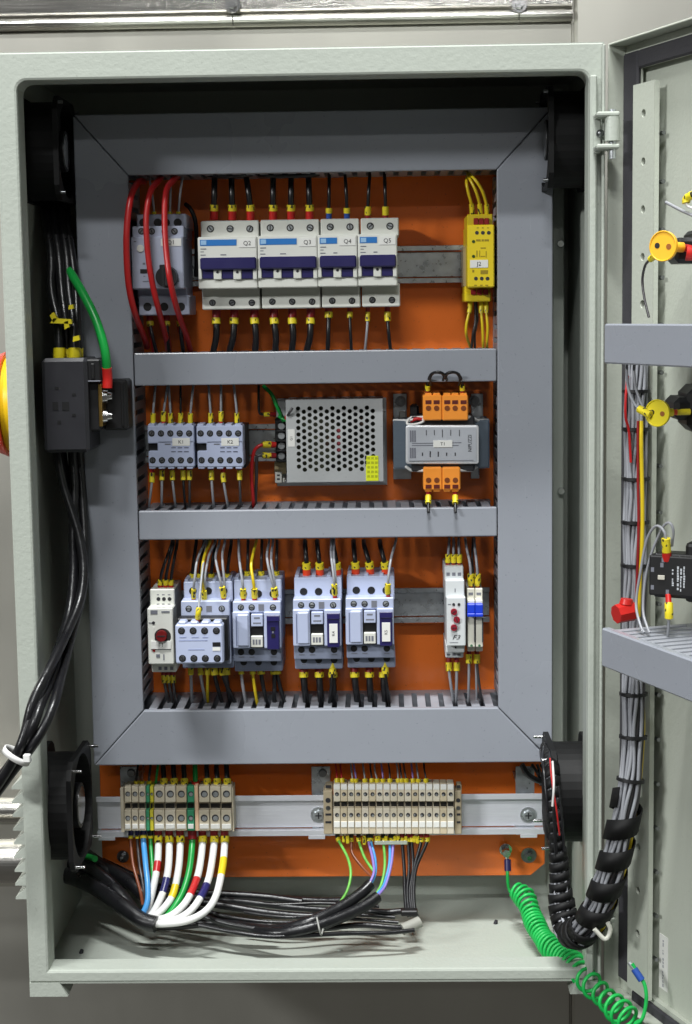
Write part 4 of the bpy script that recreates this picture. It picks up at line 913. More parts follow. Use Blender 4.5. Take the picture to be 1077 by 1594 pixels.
for x, p in ((666.5, 'left'), (708.5, 'right')):
    wire(f'wire stub hanging from the lower orange terminals, {p} one', 'black', 2.4, [(x, 762, .13), (x, 778, .122), (x, 794, .115), (x+1, 799, .114)], ('dred', 14), 14, 'stubs below the transformer', mrad=2)
# --- lower row
G3 = 'wires above the lower contactors'; G4 = 'wires below the lower contactors'
for x0, x1, p in ((249, 266, 'left'), (257.5, 269, 'middle'), (266, 275, 'right')):
    wire(f'black wire into the top of the slim grey timer relay, {p} one', 'black', 2.3, drop(x0, 918, x1, 850, .146), ('red', 9), 8, G3, mrad=1.8)
for x0, x1, p in ((255, 262, 'left'), (262, 268, 'middle'), (269, 273, 'right')):
    wire(f'dark wire below the slim grey timer relay, {p} one', 'dark', 2.3, drop(x0, 1045, x1, 1092, .148), ('dred', 7), 12, G4, mrad=1.8)
def tall(lab, c, r, pts, fe=None, mk=None, g=G3, **k): return wire(lab, c, r, pts, fe, mk, g, **k)
YF = .124
tall('grey wire on the left of the half hidden contactor, front row', 'grey', 2, [(301.5, 936, YF+.004), (301, 921, YF), (303, 900, YF-.003), (307, 872, .13), (318, 846, .150), (320, 838, .166)], ('red', 7), 16)
tall('yellow wire bending up right from the half hidden contactor', 'yellow', 2.4, [(317.7, 938, YF+.004), (317.5, 921, YF), (314, 903, YF-.003), (317, 870, .13), (326, 845, .150), (328, 836, .166)], ('red', 7), 15)
tall('grey wire beside the yellow one on the half hidden contactor', 'grey', 2, [(319, 934, YF+.004), (319, 914, YF), (319, 897, YF), (325, 866, .134), (334, 846, .150), (336, 838, .166)])
tall('grey wire above the right end of the half hidden contactor, outer', 'grey', 2, [(348.5, 936, YF+.004), (347, 920, YF), (342, 900, YF-.003), (335.5, 868, .13), (341, 846, .150), (342, 838, .166)], ('red', 9), 18, mrad=2.4)
tall('grey wire above the right end of the half hidden contactor, inner', 'grey', 2, [(350, 930, YF+.004), (349, 905, YF), (346, 866, .13), (349.5, 846, .150), (350, 838, .166)])
tall('wire from the auxiliary contact block with red ferrule', 'grey', 2, [(307, 969, .098), (309, 950, .092), (311, 925, .105), (316, 880, .125), (322, 846, .150), (323, 838, .166)], ('red', 11), 18, mrad=2.2)
for x, p in ((299, 'left'), (311, 'second'), (328.5, 'third'), (353.5, 'right')):
    tall(f'black wire behind the half hidden contactor, {p} one', 'black', 2.6, drop(x, 909, x+6, 848, .160), ('blue', 10), 8)
tall('grey wire on the left of the plain contactor, front row', 'grey', 2.1, [(379, 935, YF+.004), (378.5, 920, YF), (377, 904, YF-.002), (372.5, 872, .13), (371.5, 846, .150), (371.5, 838, .166)], ('red', 7), 15, mrad=2.3)
tall('yellow wire above the plain contactor, front row', 'yellow', 2.4, [(396.5, 935, YF+.004), (396, 919, YF), (393.5, 900, YF-.002), (391, 878, .128), (397.5, 848, .148), (400, 838, .166)], ('red', 7), 15, mrad=2.1)
tall('grey wire on the right of the plain contactor, outer', 'grey', 2.1, [(428.5, 935, YF+.004), (427, 918, YF), (422, 900, YF-.002), (415.5, 868, .128), (418.5, 846, .150), (419, 838, .166)], ('red', 9), 15, mrad=2.6)
tall('grey wire on the right of the plain contactor, inner', 'grey', 2.1, [(430, 926, YF+.004), (427, 906, YF), (422, 872, .128), (424.5, 846, .150), (425, 838, .166)])
for x, p in ((385, 'left'), (406.5, 'middle'), (430, 'right')):
    tall(f'dark wire with blue ferrule behind the plain contactor, {p} one', 'dark', 2.3, drop(x, 906, x+1, 848, .160), ('blue', 11), 8, mrad=2.2)
for k_, xs_, yt_ in (('K4', ((477.4, 475), (498, 494), (525, 519)), 898), ('K5', ((553.5, 550.5), (576.5, 567), (600.5, 592)), 897)):
    for (x0, x1), p in zip(xs_, ('left', 'middle', 'right')):
        tall(f'black wire with fat red ferrule into the {KN[k_]}, {p} pole', 'black', 3.6, drop(x0, yt_, x1, 850, .148), ('orange', 15), 10, frad=1.75, mrad=1.9)
tall('grey wire with red tip on the front of the left white tagged contactor', 'grey', 2, [(521.5, 932, YF+.002), (520.5, 915, YF-.002), (519, 895, YF-.003), (515.5, 866, .13), (515.5, 846, .150), (515.5, 838, .166)], ('red', 9), 17, mrad=2.4)
tall('second grey wire beside the red tipped one on the left white tagged contactor', 'grey', 2, [(523, 915, YF+.002), (522, 898, YF), (519.5, 866, .13), (520, 846, .150), (520, 838, .166)])
tall('grey wire leaning right from the front of the right white tagged contactor', 'grey', 2, [(604.5, 931, YF+.002), (603.5, 914, YF-.002), (605, 894, YF-.003), (609, 868, .13), (615, 846, .150), (617, 838, .166)], ('red', 9), 17, mrad=2.4)
for x0, x1, p, c, r in ((297, 299, 'leftmost', 'grey', 2.4), (312, 321, 'second', 'grey', 2.4), (323, 323, 'third', 'yellow', 2.4), (334, 346, 'fourth', 'black', 3.2), (347, 366, 'fifth', 'black', 3.4), (352, 358, 'sixth', 'black', 3.2)):
    tall(f'{c} wire below the half hidden contactor, {PN[p]}', c, r, drop(x0, 1036, x1, 1095, .150), ('dred', 4), 11, G4, mrad=1.9)
for x0, x1, p, c, r in ((375, 383, 'leftmost', 'grey', 2.4), (393, 401, 'second', 'yellow', 2.5), (406, 416, 'third', 'black', 3.2), (427, 427, 'fourth', 'black', 3.4), (431, 444, 'fifth', 'black', 3)):
    tall(f'{c} wire below the plain contactor, {PN[p]}', c, r, drop(x0, 1030, x1, 1098, .150), ('dred', 5), 15, G4, mrad=1.9)
for k_, xs_ in (('K4', ((472.5, 477), (497, 500), (518, 519))), ('K5', ((552, 557), (575, 578), (597, 600)))):
    for (x0, x1), p in zip(xs_, ('left', 'middle', 'right')):
        tall(f'thick black wire below the {KN[k_]}, {p} pole', 'black', 5.2, drop(x0, 1038, x1, 1098, .150), ('dred', 9), 8, G4, frad=1.25, mrad=1.4)
for k_, x0, x1 in (('K4', 518, 512), ('K5', 599, 607)):
    tall(f'thin black wire with front marker under the {KN[k_]}', 'black', 2.2, drop(x0, 1024, x1, 1096, .142), ('dred', 3), 22, G4, mrad=2.6)
for x0, x1, p in ((697, 699, 'left'), (706, 706, 'middle'), (715, 714, 'right')):
    tall(f'grey wire into the top of the relay with red dials, {p} one', 'grey', 2.1, drop(x0, 883, x1, 846, .146), ('dred', 10), 13, mrad=2.2)
for x0, x1, p in ((698.5, 706, 'left'), (711, 710, 'right')):
    tall(f'grey wire below the relay with red dials, {p} one', 'grey', 2.3, drop(x0, 1023, x1, 1094, .148), ('dred', 9), 13, G4, mrad=2.2)
tall('grey wire into the top of the left blue clipped relay', 'grey', 2.1, [(733, 917, .142), (733, 900, .138), (731.5, 878, .138), (726, 852, .150), (724, 838, .166)], ('red', 9), 18, mrad=2.5)
tall('grey wire into the top of the right blue clipped relay', 'grey', 2.1, [(743.5, 917, .142), (743.5, 900, .138), (742, 878, .138), (738.5, 848, .150), (738, 838, .166)], ('red', 9), 18, mrad=2.5)
tall('dark grey wire between the tops of the blue clipped relays', 'dark', 1.8, [(737, 905, .158), (735, 870, .156), (736, 838, .168)])
tall('grey wire below the left blue clipped relay', 'grey', 2.1, drop(730, 1013, 729, 1094, .148), ('dred', 6), 14, G4, mrad=2.4)
tall('grey wire below the right blue clipped relay', 'dark', 2.1, drop(742, 1013, 750, 1094, .148), ('dred', 6), 14, G4, mrad=2.4)
tall('second grey wire below the right blue clipped relay', 'grey', 1.8, drop(741, 1015, 742, 1094, .150), None, None, G4)
# --- terminal strips, upper side
G5 = 'wires above the short terminal strip'; G6 = 'wires above the long terminal strip'
for x, p, c in ((212, 'leftmost', 'black'), (221, 'second', 'brown'), (232, 'third', 'dark')):
    wire(f'thin {c} wire into the small terminals, {PN[p]}', c, 1.9, [(x, 1226, .150), (x, 1210, .150), (x+2, 1196, .158), (x+4, 1180, .17)], None, 11, G5, mrad=2.2)
wire('thin green wire rising behind the bottom duct above the earth terminal', 'green', 2, [(242, 1226, .150), (244, 1205, .150), (246, 1190, .158), (247, 1178, .17)], group=G5)
for x, p in ((255, 'leftmost'), (271, 'second'), (287, 'third'), (322.5, 'fourth'), (338, 'fifth'), (353.5, 'sixth')):
    wire(f'black wire with yellow marker into the large terminals, {PN[p]}', 'black', 4, [(x, 1228, .150), (x, 1212, .148), (x-1, 1198, .155), (x-1, 1180, .17)], ('red', 11), 8, G5, frad=1.35, mrad=1.5)
wire('thick green earth wire into the green terminal from above', 'green', 4, [(304, 1228, .150), (304, 1212, .148), (303.5, 1196, .155), (303, 1180, .17)], ('red', 14), None, G5, frad=1.6)
cs = ['red', 'red', 'grey', 'violet', 'grey', 'black', 'grey', 'violet', 'dark', 'grey', 'dark', 'dark', 'violet', 'grey', 'black']
for i, (x, y) in enumerate(((525, 1213), (533, 1213), (549, 1210), (554, 1206), (568, 1209), (579, 1211), (587, 1210), (596, 1206), (607, 1210), (620, 1210), (625, 1209), (632, 1209), (643, 1210), (651, 1207), (663, 1209))):
    wire(f'thin {cs[i]} wire above the long terminal strip, {PN[ORD[i]]}', cs[i], 1.4, [(x, 1224, .150), (x, y+4, .149), (x-2+random.uniform(-2, 1), y-12, .155), (x-4, 1180, .17)], None, 13, G6, mrad=2.9)
# --- terminal strips, lower side
G7 = 'thick white wires below the short terminal strip'; G8 = 'thin wires below the short terminal strip'
Yw = .148
wire('brown wire below the small terminals', 'brown', 2.6, [(203.5, 1293, .15), (203.5, 1312, Yw), (207, 1345, .135), (213, 1368, .125), (219, 1390, .118), (222, 1408, .115)], ('navy', 7), 6, G8, frad=1.5, mrad=1.5)
wire('dark brown wire below the small terminals', 'dark', 2.4, [(213.5, 1293, .15), (214, 1312, Yw), (217, 1345, .137), (221, 1368, .127), (224, 1388, .12), (225, 1404, .118)], ('navy', 7), 6, G8, frad=1.5, mrad=1.5)
wire('light blue wire hooking left at the foot of the strip', 'blue', 4.4, [(223, 1293, .15), (223.5, 1312, .145), (226.5, 1345, .125), (229.5, 1375, .11), (229.5, 1402, .10), (222, 1421, .095), (212, 1425, .095), (204, 1420, .10)], ('navy', 7), 6, G8, frad=1.2, mrad=1.25)
wire('thin green and yellow wire beside the light blue one', 'green', 3.2, [(234, 1293, .15), (234.5, 1312, .147), (237, 1350, .13), (238, 1380, .115), (234, 1412, .105), (226, 1432, .10)], ('black', 7), 6, G8, frad=1.5, mrad=1.5)
def ww(lab, pts, bands): wire(lab, 'white', 5.6, pts, ('dred', 8), 12, G7, bands=bands, frad=1.1, mrad=1.25, n=12)
ww('white wire with red band, leftmost of the thick white ones', [(246, 1293, .15), (246.5, 1316, .145), (245, 1345, .13), (240, 1375, .115), (233, 1405, .105), (226, 1424, .10)], [(52, 70, 'red')])
ww('white wire with navy band, second of the thick white ones', [(263, 1293, .15), (263.5, 1316, .145), (262, 1350, .125), (256, 1382, .11), (247, 1405, .10), (236, 1424, .095), (226, 1431, .095)], [(82, 106, 'navy')])
ww('white wire with yellow band, third of the thick white ones', [(280, 1293, .15), (280.5, 1316, .145), (278, 1352, .125), (270, 1390, .105), (259, 1409, .095), (244, 1424, .09), (230, 1433, .09)], [(94, 116, 'yellow')])
wire('thick green earth wire sweeping left among the white ones', 'green', 5, [(299, 1293, .15), (299, 1314, .145), (295, 1352, .125), (286, 1385, .108), (274, 1408, .096), (258, 1428, .09), (244, 1436, .09)], ('dred', 14), None, G7, frad=1.4, n=12)
ww('white wire with red band, fourth of the thick white ones', [(314.5, 1293, .15), (315, 1316, .145), (308, 1362, .12), (292, 1400, .095), (270, 1423, .085), (246, 1432, .085), (228, 1434, .088)], [(82, 116, 'red')])
ww('white wire with navy band, fifth of the thick white ones', [(333, 1293, .15), (333, 1316, .145), (325, 1367, .118), (309, 1402, .092), (290, 1423, .082), (262, 1436, .08), (236, 1438, .084)], [(94, 124, 'navy')])
ww('white wire with yellow band, rightmost of the thick white ones', [(349.5, 1293, .15), (349.5, 1316, .145), (346, 1352, .122), (336, 1395, .095), (318, 1420, .08), (288, 1434, .075), (252, 1438, .08), (226, 1436, .085)], [(48, 81, 'yellow')])
G9 = 'thin wires below the long terminal strip'
GY = mat('green_and_yellow_insulation', lin((104, 176, 74)), .35, var=.35, scale=90)
for i, (lab, c, pts) in enumerate((
    ('green and yellow wire bowing right under the left end of the long strip', GY, [(525, 1298, .15), (527, 1308, .148), (541, 1335, .13), (546, 1360, .115), (541, 1385, .105), (530, 1404, .10)]),
    ('green and yellow wire slanting right under the long strip', GY, [(558, 1298, .15), (559, 1311, .148), (567, 1334, .135), (577, 1350, .125), (583, 1358, .12)]),
    ('violet wire crossing the slanting green one', 'violet', [(573, 1298, .15), (574, 1311, .148), (580, 1336, .132), (582, 1358, .118), (575, 1376, .108)]),
    ('blue wire close beside the violet one', 'blue', [(578, 1298, .15), (578, 1312, .148), (584, 1338, .134), (584, 1360, .12), (577, 1377, .110)]),
    ('green and yellow wire dropping to the thicker cable end', GY, [(596, 1298, .15), (597, 1312, .148), (599, 1345, .128), (594, 1375, .112), (582, 1397, .10)]),
    ('violet wire in the middle under the long strip', 'violet', [(612, 1298, .15), (612, 1312, .148), (609, 1345, .13), (600, 1378, .112), (588, 1394, .10)]),
    ('light blue wire in the middle under the long strip', 'blue', [(608, 1298, .15), (607, 1314, .148), (606, 1345, .13), (598, 1374, .114), (587, 1392, .102)]),
    ('brown wire under the left end of the long strip', 'brown', [(547, 1298, .15), (547, 1312, .149), (549, 1330, .142), (566, 1352, .13), (580, 1366, .118)]))):
    wire(lab, c, 2.2, pts, ('black', 6), 7, G9, frad=1.6, mrad=1.7)
for i, (x0, x1, x2) in enumerate(((626, 629, 630), (635.5, 637, 634), (641, 643, 638), (655, 645, 641), (664, 648, 644))):
    wire(f'black wire dropping floorwards under the long strip, {PN[ORD[i]]}', 'black', 2.7, [(x0, 1298, .15), (x0, 1312, .148), (x1, 1350, .14), (x2, 1385, .13), (x2+2, 1416, .12), (x2+6, 1426, .115)], ('dred', 6), 7, G9, frad=1.5, mrad=1.6)
cms = tag(ob('marker_strip', MB().pb(583, 1309, 634, 1315, .1435, .1445, .0003), mat('clear_strip', lin((196, 204, 190)), .2)), 'clear plastic strip and packed yellow sleeves across the wires under the long strip', 'marker strip')
for i, x in enumerate((535, 541, 567, 586, 590, 601, 615, 620, 632, 645, 650)):
    ob('marker_sleeve', MB().pb(x-2.6, 1302, x+2.6, 1312+(i % 3)*2, .1455, .150, .0006), SLV, cms)
GC = 'black cables along the cabinet floor'
def cable(lab, r, pts, g=GC, c=BLKG, n=12, name='black_cable'):
    return wire(lab, c, r, pts, None, None, g, cat='cable', name=name, n=n)
cable('thick black cable ending under the crossing violet wires', 9, [(577, 1376, .108), (560, 1392, .10), (525, 1415, .085), (480, 1436, .07), (430, 1448, .075), (370, 1442, .098), (300, 1420, .125), (225, 1390, .14), (160, 1352, .16), (128, 1330, .19)])
cable('thick black cable ending under the dropping green wire', 9, [(588, 1396, .10), (565, 1412, .09), (520, 1432, .075), (470, 1447, .065), (420, 1452, .07), (350, 1436, .105), (270, 1408, .13), (200, 1372, .15), (150, 1340, .17), (126, 1322, .2)])
cable('slim black cable lying at the back of the floor', 5, [(540, 1402, .15), (490, 1402, .155), (430, 1398, .16), (380, 1394, .165), (330, 1392, .17), (250, 1380, .18), (160, 1340, .2)])
cable('slim black cable with its end near the black wires', 5, [(628, 1418, .12), (600, 1420, .12), (560, 1417, .13), (500, 1416, .135), (440, 1411, .14), (380, 1404, .145), (300, 1396, .155), (200, 1368, .175), (140, 1335, .2)])
cable('slim black cable lying at the front of the pile', 4.5, [(650, 1442, .095), (620, 1444, .09), (560, 1440, .09), (500, 1446, .08), (440, 1450, .075), (385, 1444, .08), (320, 1428, .095), (220, 1392, .13)])
cable('thin black cable along the very front of the pile', 3.5, [(645, 1448, .085), (600, 1452, .08), (540, 1453, .075), (480, 1456, .065), (420, 1458, .06), (370, 1452, .062), (310, 1440, .075)])
cable('black cable crossing under the white wires to the middle of the floor', 6, [(520, 1426, .12), (470, 1426, .12), (410, 1420, .125), (350, 1410, .13), (280, 1398, .14), (200, 1372, .165), (150, 1346, .19)])
cable('black cable rising a little behind the thick white wires', 6, [(470, 1404, .15), (410, 1396, .155), (350, 1392, .155), (290, 1388, .16), (220, 1374, .17), (150, 1340, .2)])
cable('black cable looping low behind the white wire ends', 6, [(430, 1442, .10), (370, 1440, .105), (320, 1438, .108), (270, 1442, .108), (230, 1440, .108), (205, 1428, .11), (180, 1405, .11), (140, 1372, .14)])
for i, (r, pts) in enumerate(((12, [(206, 1420, .10), (190, 1398, .11), (165, 1372, .13), (135, 1352, .16), (105, 1345, .19)]), (11, [(240, 1412, .12), (215, 1384, .13), (185, 1362, .15), (150, 1344, .175), (118, 1336, .20)]), (13, [(243, 1439, .080), (222, 1433, .084), (198, 1416, .095), (165, 1392, .115), (130, 1372, .14), (100, 1362, .17)]))):
    cable(('thick black cable whose end meets the light blue wire', 'thick black cable behind the others at the lower left', 'thick black cable whose end meets the white wires')[i], r, pts, 'thick black cables entering at the lower left')
wire('green sleeve tip poking out above the cables at the lower left', 'green', 5, [(148, 1337, .15), (138, 1334, .16), (126, 1333, .17)])
cable('black cable hanging in the gap right of the bottom rail', 4.5, [(812, 1190, .15), (822, 1206, .15), (840, 1216, .15), (858, 1215, .16)], 'black cables behind the right end of the rail')
for i, (a, b) in enumerate((((836, 1190), (846, 1236)), ((842, 1190), (850, 1222)), ((848, 1190), (856, 1230)), ((828, 1190), (842, 1222)))):
    cable(f'thin black cable dangling by the right bracket, {PN[ORD[i]]}', 2.4, [(a[0], a[1], .165), ((a[0]+b[0])/2+3, (a[1]+b[1])/2, .158), (b[0], b[1], .16)], 'black cables behind the right end of the rail')
# white tape and cable tie on the pile
tag(ob('tape_wrap', MB().tube(smooth_path([at(*p) for p in ((626, 1447, .088), (640, 1441, .092), (653, 1435, .096))]), .0055, 10), mat('dusty_white_tape', lin((150, 150, 142)), .6)), 'white tape round the cable ends on the floor', 'tape')
tag(ob('black_clip', MB().pb(624, 1418, 650, 1427, .108, .118, .001), BLK), 'black clip gathering the wires above the floor', 'clip')
# ================================================================== ISOLATOR on the left wall
t = dev('rotary_isolator', 100, 708, .12, 'black rotary isolator on the left wall with yellow and red handle outside', 'isolator')
YI = .062
body = MB().pb(66, 558, 137, 705, YI, .150, .003)
ob('housing', body, mat('charcoal_housing_plastic', lin((42, 42, 47)), .45, var=.06), t)
for x, y, w, h in ((88, 604, 6, 4), (115, 614, 6, 4), (102, 632, 11, 13), (86, 632, 9, 13), (115, 646, 6, 4), (92, 657, 6, 5)):
    ob('housing_slot', MB().pb(x-w/2, y-h/2, x+w/2, y+h/2, YI-.0004, YI+.001, 0), mat('deep_black', (.004, .004, .005), .6), t)
ob('terminal_shroud', MB().pb(134, 559, 156, 672, YI+.012, .145, .002), BLK, t)
ob('shroud_top', MB().pb(134.5, 560, 156, 594, YI+.006, YI+.03, .001).pb(141, 566, 147, 590, YI+.004, YI+.01, .0006), BLK, t)
ob('shroud_ledge', MB().pb(136, 592.5, 156, 594.5, YI+.004, YI+.02, .0003), GINK, t)
ob('side_block', MB().pb(160, 591, 199, 670, YI+.03, .150, .002).pb(188, 596, 192, 664, YI+.028, YI+.04, .0006), BLK, t)
bar = ob('brass_bar', MB().pb(153, 598, 158.5, 664, YI+.008, YI+.05, .0005), BRASS, t)
for y in (617, 647.5):
    c = at(160, y, YI+.018); ob('bar_screw', MB().cyl((c.x-.001, YI+.018, c.z), (c.x+.0045, YI+.018, c.z), .0062, .0052, 16).cyl((c.x+.0045, YI+.018, c.z), (c.x+.0085, YI+.018, c.z), .0038, .003, 8), CHRM, bar)
c = at(5, 630, .06); xh = -.2504
YH = mat('yellow_handle_plastic', lin((240, 196, 24)), .35); RH = mat('red_handle_plastic', lin((196, 44, 24)), .35)
hd = ob('handle_plate', MB().cyl((xh, .07, c.z), (xh-.013, .07, c.z), .0445, .0425, 40), YH, t)
ob('handle_knob', MB().cyl((xh-.0132, .07, c.z), (xh-.030, .07, c.z), .0470, .040, 40), RH, hd)
ob('handle_grip', MB().box(xh-.046, xh-.0302, .052, .088, c.z-.008, c.z+.008, .003), RH, hd)
# green earth wire and the black supply cables
wire('thick green earth wire curving down to the isolator', 'green', 7, [(167, 604, YI+.012), (167, 585, YI+.012), (163, 545, .07), (150, 500, .075), (132, 462, .085), (112, 428, .10), (95, 402, .12), (82, 384, .14)], ('red', 32), None, frad=1.12, n=14)
GI = 'black supply cables of the isolator'
for i, (x0, x1, x2) in enumerate(((92, 80, 72), (104, 96, 84), (116, 107, 96), (122, 118, 104))):
    pts = [(x0, 562, .085+.012*(i % 2)), (x0, 540, .085+.012*(i % 2)), (x0-2, 500, .09), (x1, 450, .10), (x2+8, 400, .11), (x2, 340, .13), (x2-4, 290, .15)]
    w_ = cable(f'black cable rising from the isolator into the dark corner, {("nearest" if i == 0 else ORD[i])} from the left wall', 8 if i < 3 else 6.5, pts, GI)
    q = cut(smooth_path([at(*p) for p in pts]), .0015, .0115); ob('yellow_band', MB().tube(q, .0054 if i < 3 else .0044, 12), YED, w_)
for i, (px, py, w, h, a) in enumerate(((96, 500, 34, 9, -6), (84, 494, 9, 14, 30), (104, 506, 8, 12, 10), (119, 527, 11, 9, 5), (111, 478, 8, 8, 0))):
    c = at(px, py, .075); k = sc(px, py, .075); ca, sa = math.cos(R(a)), math.sin(R(a)); w *= k/2; h *= k/2
    m = MB().ext([(-w, -h), (w, -h*.6), (w*.9, h), (-w*.7, h*.8)], (c.x, .075, c.z), (ca, 0, sa), (-sa, 0, ca), -.003, .003)
    tag(ob('marker_flag', m, YED), ('wide yellow tape flag across the isolator cables', 'upright yellow tape tail left of the wide flag', 'small yellow flap under the wide flag', 'yellow square marker on the rightmost isolator cable', 'small dim yellow marker above the wide flag')[i], 'cable marker', 'yellow markers on the isolator cables')
GO = 'black cables leaving over the cabinet edge'
for i, (r, pts) in enumerate(((7, [(88, 700, .11), (100, 760, .105), (122, 830, .095), (130, 885, .085), (124, 935, .07), (104, 985, .04), (80, 1035, .0), (52, 1090, -.028), (36, 1150, -.034), (18, 1186, -.03), (-14, 1228, -.025)]),
                              (7, [(112, 700, .115), (116, 760, .11), (113, 830, .10), (114, 890, .09), (108, 950, .07), (90, 1010, .03), (66, 1070, -.016), (49, 1110, -.030), (32, 1160, -.040), (16, 1192, -.036), (-10, 1232, -.03)]),
                              (7, [(122, 700, .12), (128, 770, .115), (132, 850, .10), (128, 920, .085), (112, 985, .055), (98, 1040, .02), (84, 1095, -.022), (64, 1140, -.036), (38, 1178, -.034), (22, 1198, -.03), (-6, 1236, -.026)]),
                              (7, [(96, 700, .125), (108, 780, .12), (120, 850, .11), (118, 930, .09), (102, 1000, .05), (84, 1050, .01), (64, 1096, -.026), (52, 1130, -.038), (32, 1172, -.030), (18, 1196, -.026), (-8, 1230, -.022)]))):
    cable(('black cable bowing out furthest left over the cabinet edge', 'black cable nearest the left wall of the outgoing bunch', 'black cable on the right side of the outgoing bunch', 'black cable in the middle of the outgoing bunch')[i], r, pts, GO, n=14)
c = at(26, 1176, -.034); d = (at(14, 1196, -.034)-at(38, 1156, -.034)).normalized(); m = MB()
e1 = d.cross(Vector((0, 1, 0))).normalized(); P = []
for i in range(25):
    a = 2*math.pi*i/24; P.append(c+e1*math.cos(a)*.0118+Vector((0, 1, 0))*math.sin(a)*.0095)
for p in P: pass
m = MB(); vs = [p+d*o*.0026+(p-c).normalized()*th for p in P[:24] for o, th in ((-1, 0), (1, 0), (1, .0012), (-1, .0012))]
m.add(vs, [(i*4+j, ((i+1) % 24)*4+j, ((i+1) % 24)*4+(j+1) % 4, i*4+(j+1) % 4) for i in range(24) for j in range(4)], True)
tie = tag(ob('cable_tie', m, mat('white_nylon', lin((230, 230, 228)), .4)), 'white cable tie round the outgoing black cables', 'cable tie')
ob('tie_lock', MB().box(c.x+.008, c.x+.014, c.y-.013, c.y-.008, c.z-.003, c.z+.004, .0008), MATS['white_nylon'], tie)

random.seed(21)
for i, pts in enumerate(([(350, 1398, .15), (420, 1408, .14), (500, 1406, .14), (590, 1411, .135)],
                         [(380, 1420, .12), (450, 1428, .11), (540, 1424, .12), (615, 1428, .115)], [(300, 1410, .12), (360, 1428, .10), (440, 1436, .095), (530, 1430, .105), (620, 1436, .10)])):
    cable(('thin black strand across the rear of the cable pile', 'thin black strand in the middle of the cable pile', 'thin black strand under the thick cables reaching the tape')[i], 2.8, pts, c=BLKG, n=8)
tag(ob('cable_tie', MB().tube(smooth_path([at(*p) for p in ((493, 1428, .06), (497, 1446, .052), (500, 1455, .056), (503, 1446, .06))]), .0009, 6), mat('dull_nylon', lin((150, 150, 146)), .4)), 'small pale tie round the front cables in the middle of the pile', 'cable tie')
# ================================================================== DOOR: ducts, buttons, harness
def door_duct(z0, z1, s0, lab):
    t = thing('cable_duct', D(s0+.1, -.02, z0), lab, 'cable duct', 'grey slotted cable ducts on the door')
    ob('duct_cover', DB().box(s0, .46, .053, .0605, z0, z1, .0012), P_DUCT, t)
    ob('duct_base', DB().box(s0+.003, .459, -.0205, -.008, z0+.002, z1-.002), P_FING, t)
    n = int((.458-s0)/.0122); me = [None, None]; off = origin(t)
    for k, z in ((0, z1-.0018), (1, z0+.0018)):
        for i in range(n):
            s_ = s0+.004+.0122*(i+.5)
            if me[k] is None:
                me[k] = DB().box(s_-.0034, s_+.0034, -.008, .0528, z-.0008, z+.0008, .0003).mesh('duct_finger', P_FING, off); base = s_
            o = bpy.data.objects.new('duct_finger', me[k]); COL.objects.link(o); o.parent = t; o.location = DU*(s_-base)
    return t
q0 = dpx(940, 540, .0605); door_duct(dpx(942, 566, .0605)[1], dpx(942, 504, .0605)[1], q0[0], 'upper grey cable duct across the inside of the door')
q0 = dpx(936, 1000, .0605); door_duct(dpx(936, 1037, .0605)[1], dpx(936, 977, .0605)[1], q0[0], 'lower grey cable duct on the inside of the door, seen from above')
def frame(path):
    T = []; t = (path[1]-path[0]).normalized(); a = t.orthogonal().normalized()
    for i, p in enumerate(path):
        t = (path[min(i+1, len(path)-1)]-path[max(i-1, 0)]).normalized(); a = (a-t*a.dot(t)).normalized(); T.append((p, a, t.cross(a)))
    return T
def resample(path, n):
    L = plen(path); out = []; acc = 0; k = 0; tg = [L*i/(n-1) for i in range(n)]
    for a, b in zip(path, path[1:]):
        l = (b-a).length
        while k < n and tg[k] <= acc+l+1e-9:
            out.append(a.lerp(b, (tg[k]-acc)/l if l > 0 else 0)); k += 1
        acc += l
    return out
def bulge(f): return 1+.32*min(1, max(0, (f-.5)/.1))-.80*min(1, max(0, (f-.70)/.10))
def bundle(root, path, wires, twist=0, name='wire'):
    """wires: (colour, radius, offset radius, angle)"""
    T = frame(path); N = len(T)
    for c, r, orad, ang in wires:
        pts = []
        for i, (p, a, b) in enumerate(T):
            w = ang+twist*i/N+.12*math.sin(i*.5+ang*3); q = orad*(1+.06*math.sin(i*.37+ang*5))*bulge(i/N); pts.append(p+a*math.cos(w)*q+b*math.sin(w)*q)
        ob(name, MB().tube(pts, r, 6), WC[c], root)
def ribbon(path, rad, pitch, width, turns_from=0, th=.0009):
    n = int(plen(path)/pitch*18); P = resample(path, n); T = frame(P); st = plen(path)/(n-1); w = int(width/st); m = MB(); vs = []
    for i in range(n):
        ang = 2*math.pi*i/18
        r_ = rad(i/n) if callable(rad) else rad
        for j, rr in ((i, r_), (min(i+w, n-1), r_), (min(i+w, n-1), r_-th), (i, r_-th)):
            p, a, b = T[j]; vs.append(p+(a*math.cos(ang)+b*math.sin(ang))*rr)
    return m.add(vs, [(i*4+j, (i+1)*4+j, (i+1)*4+(j+1) % 4, i*4+(j+1) % 4) for i in range(n-1) for j in range(4)], True)
def ring(path, d, rad, wd, th=.0014):
    q = cut(path, d-wd/2, d+wd/2); return MB().tube(q, [rad+th]*len(q), 16)
HP = [(991, 540, -.050), (990, 640, -.051), (989, 760, -.051), (988, 880, -.052), (987, 980, -.053), (986, 1080, -.056), (985, 1160, -.06), (979, 1232, -.064), (963, 1312, -.064), (944, 1380, -.058), (923, 1428, -.046), (902, 1452, -.028), (884, 1446, -.012), (874, 1405, .0), (870, 1345, .004), (865, 1285, .004), (860, 1225, .010), (857, 1190, .03), (853, 1162, .10)]
hp = resample(smooth_path([at(*p) for p in HP], 8), 150)
H = thing('wire_harness', hp[0], 'wire harness running down the door edge and looping into the cabinet in black spiral wrap', 'wire harness')
kH = sc(984, 1100, -.055)
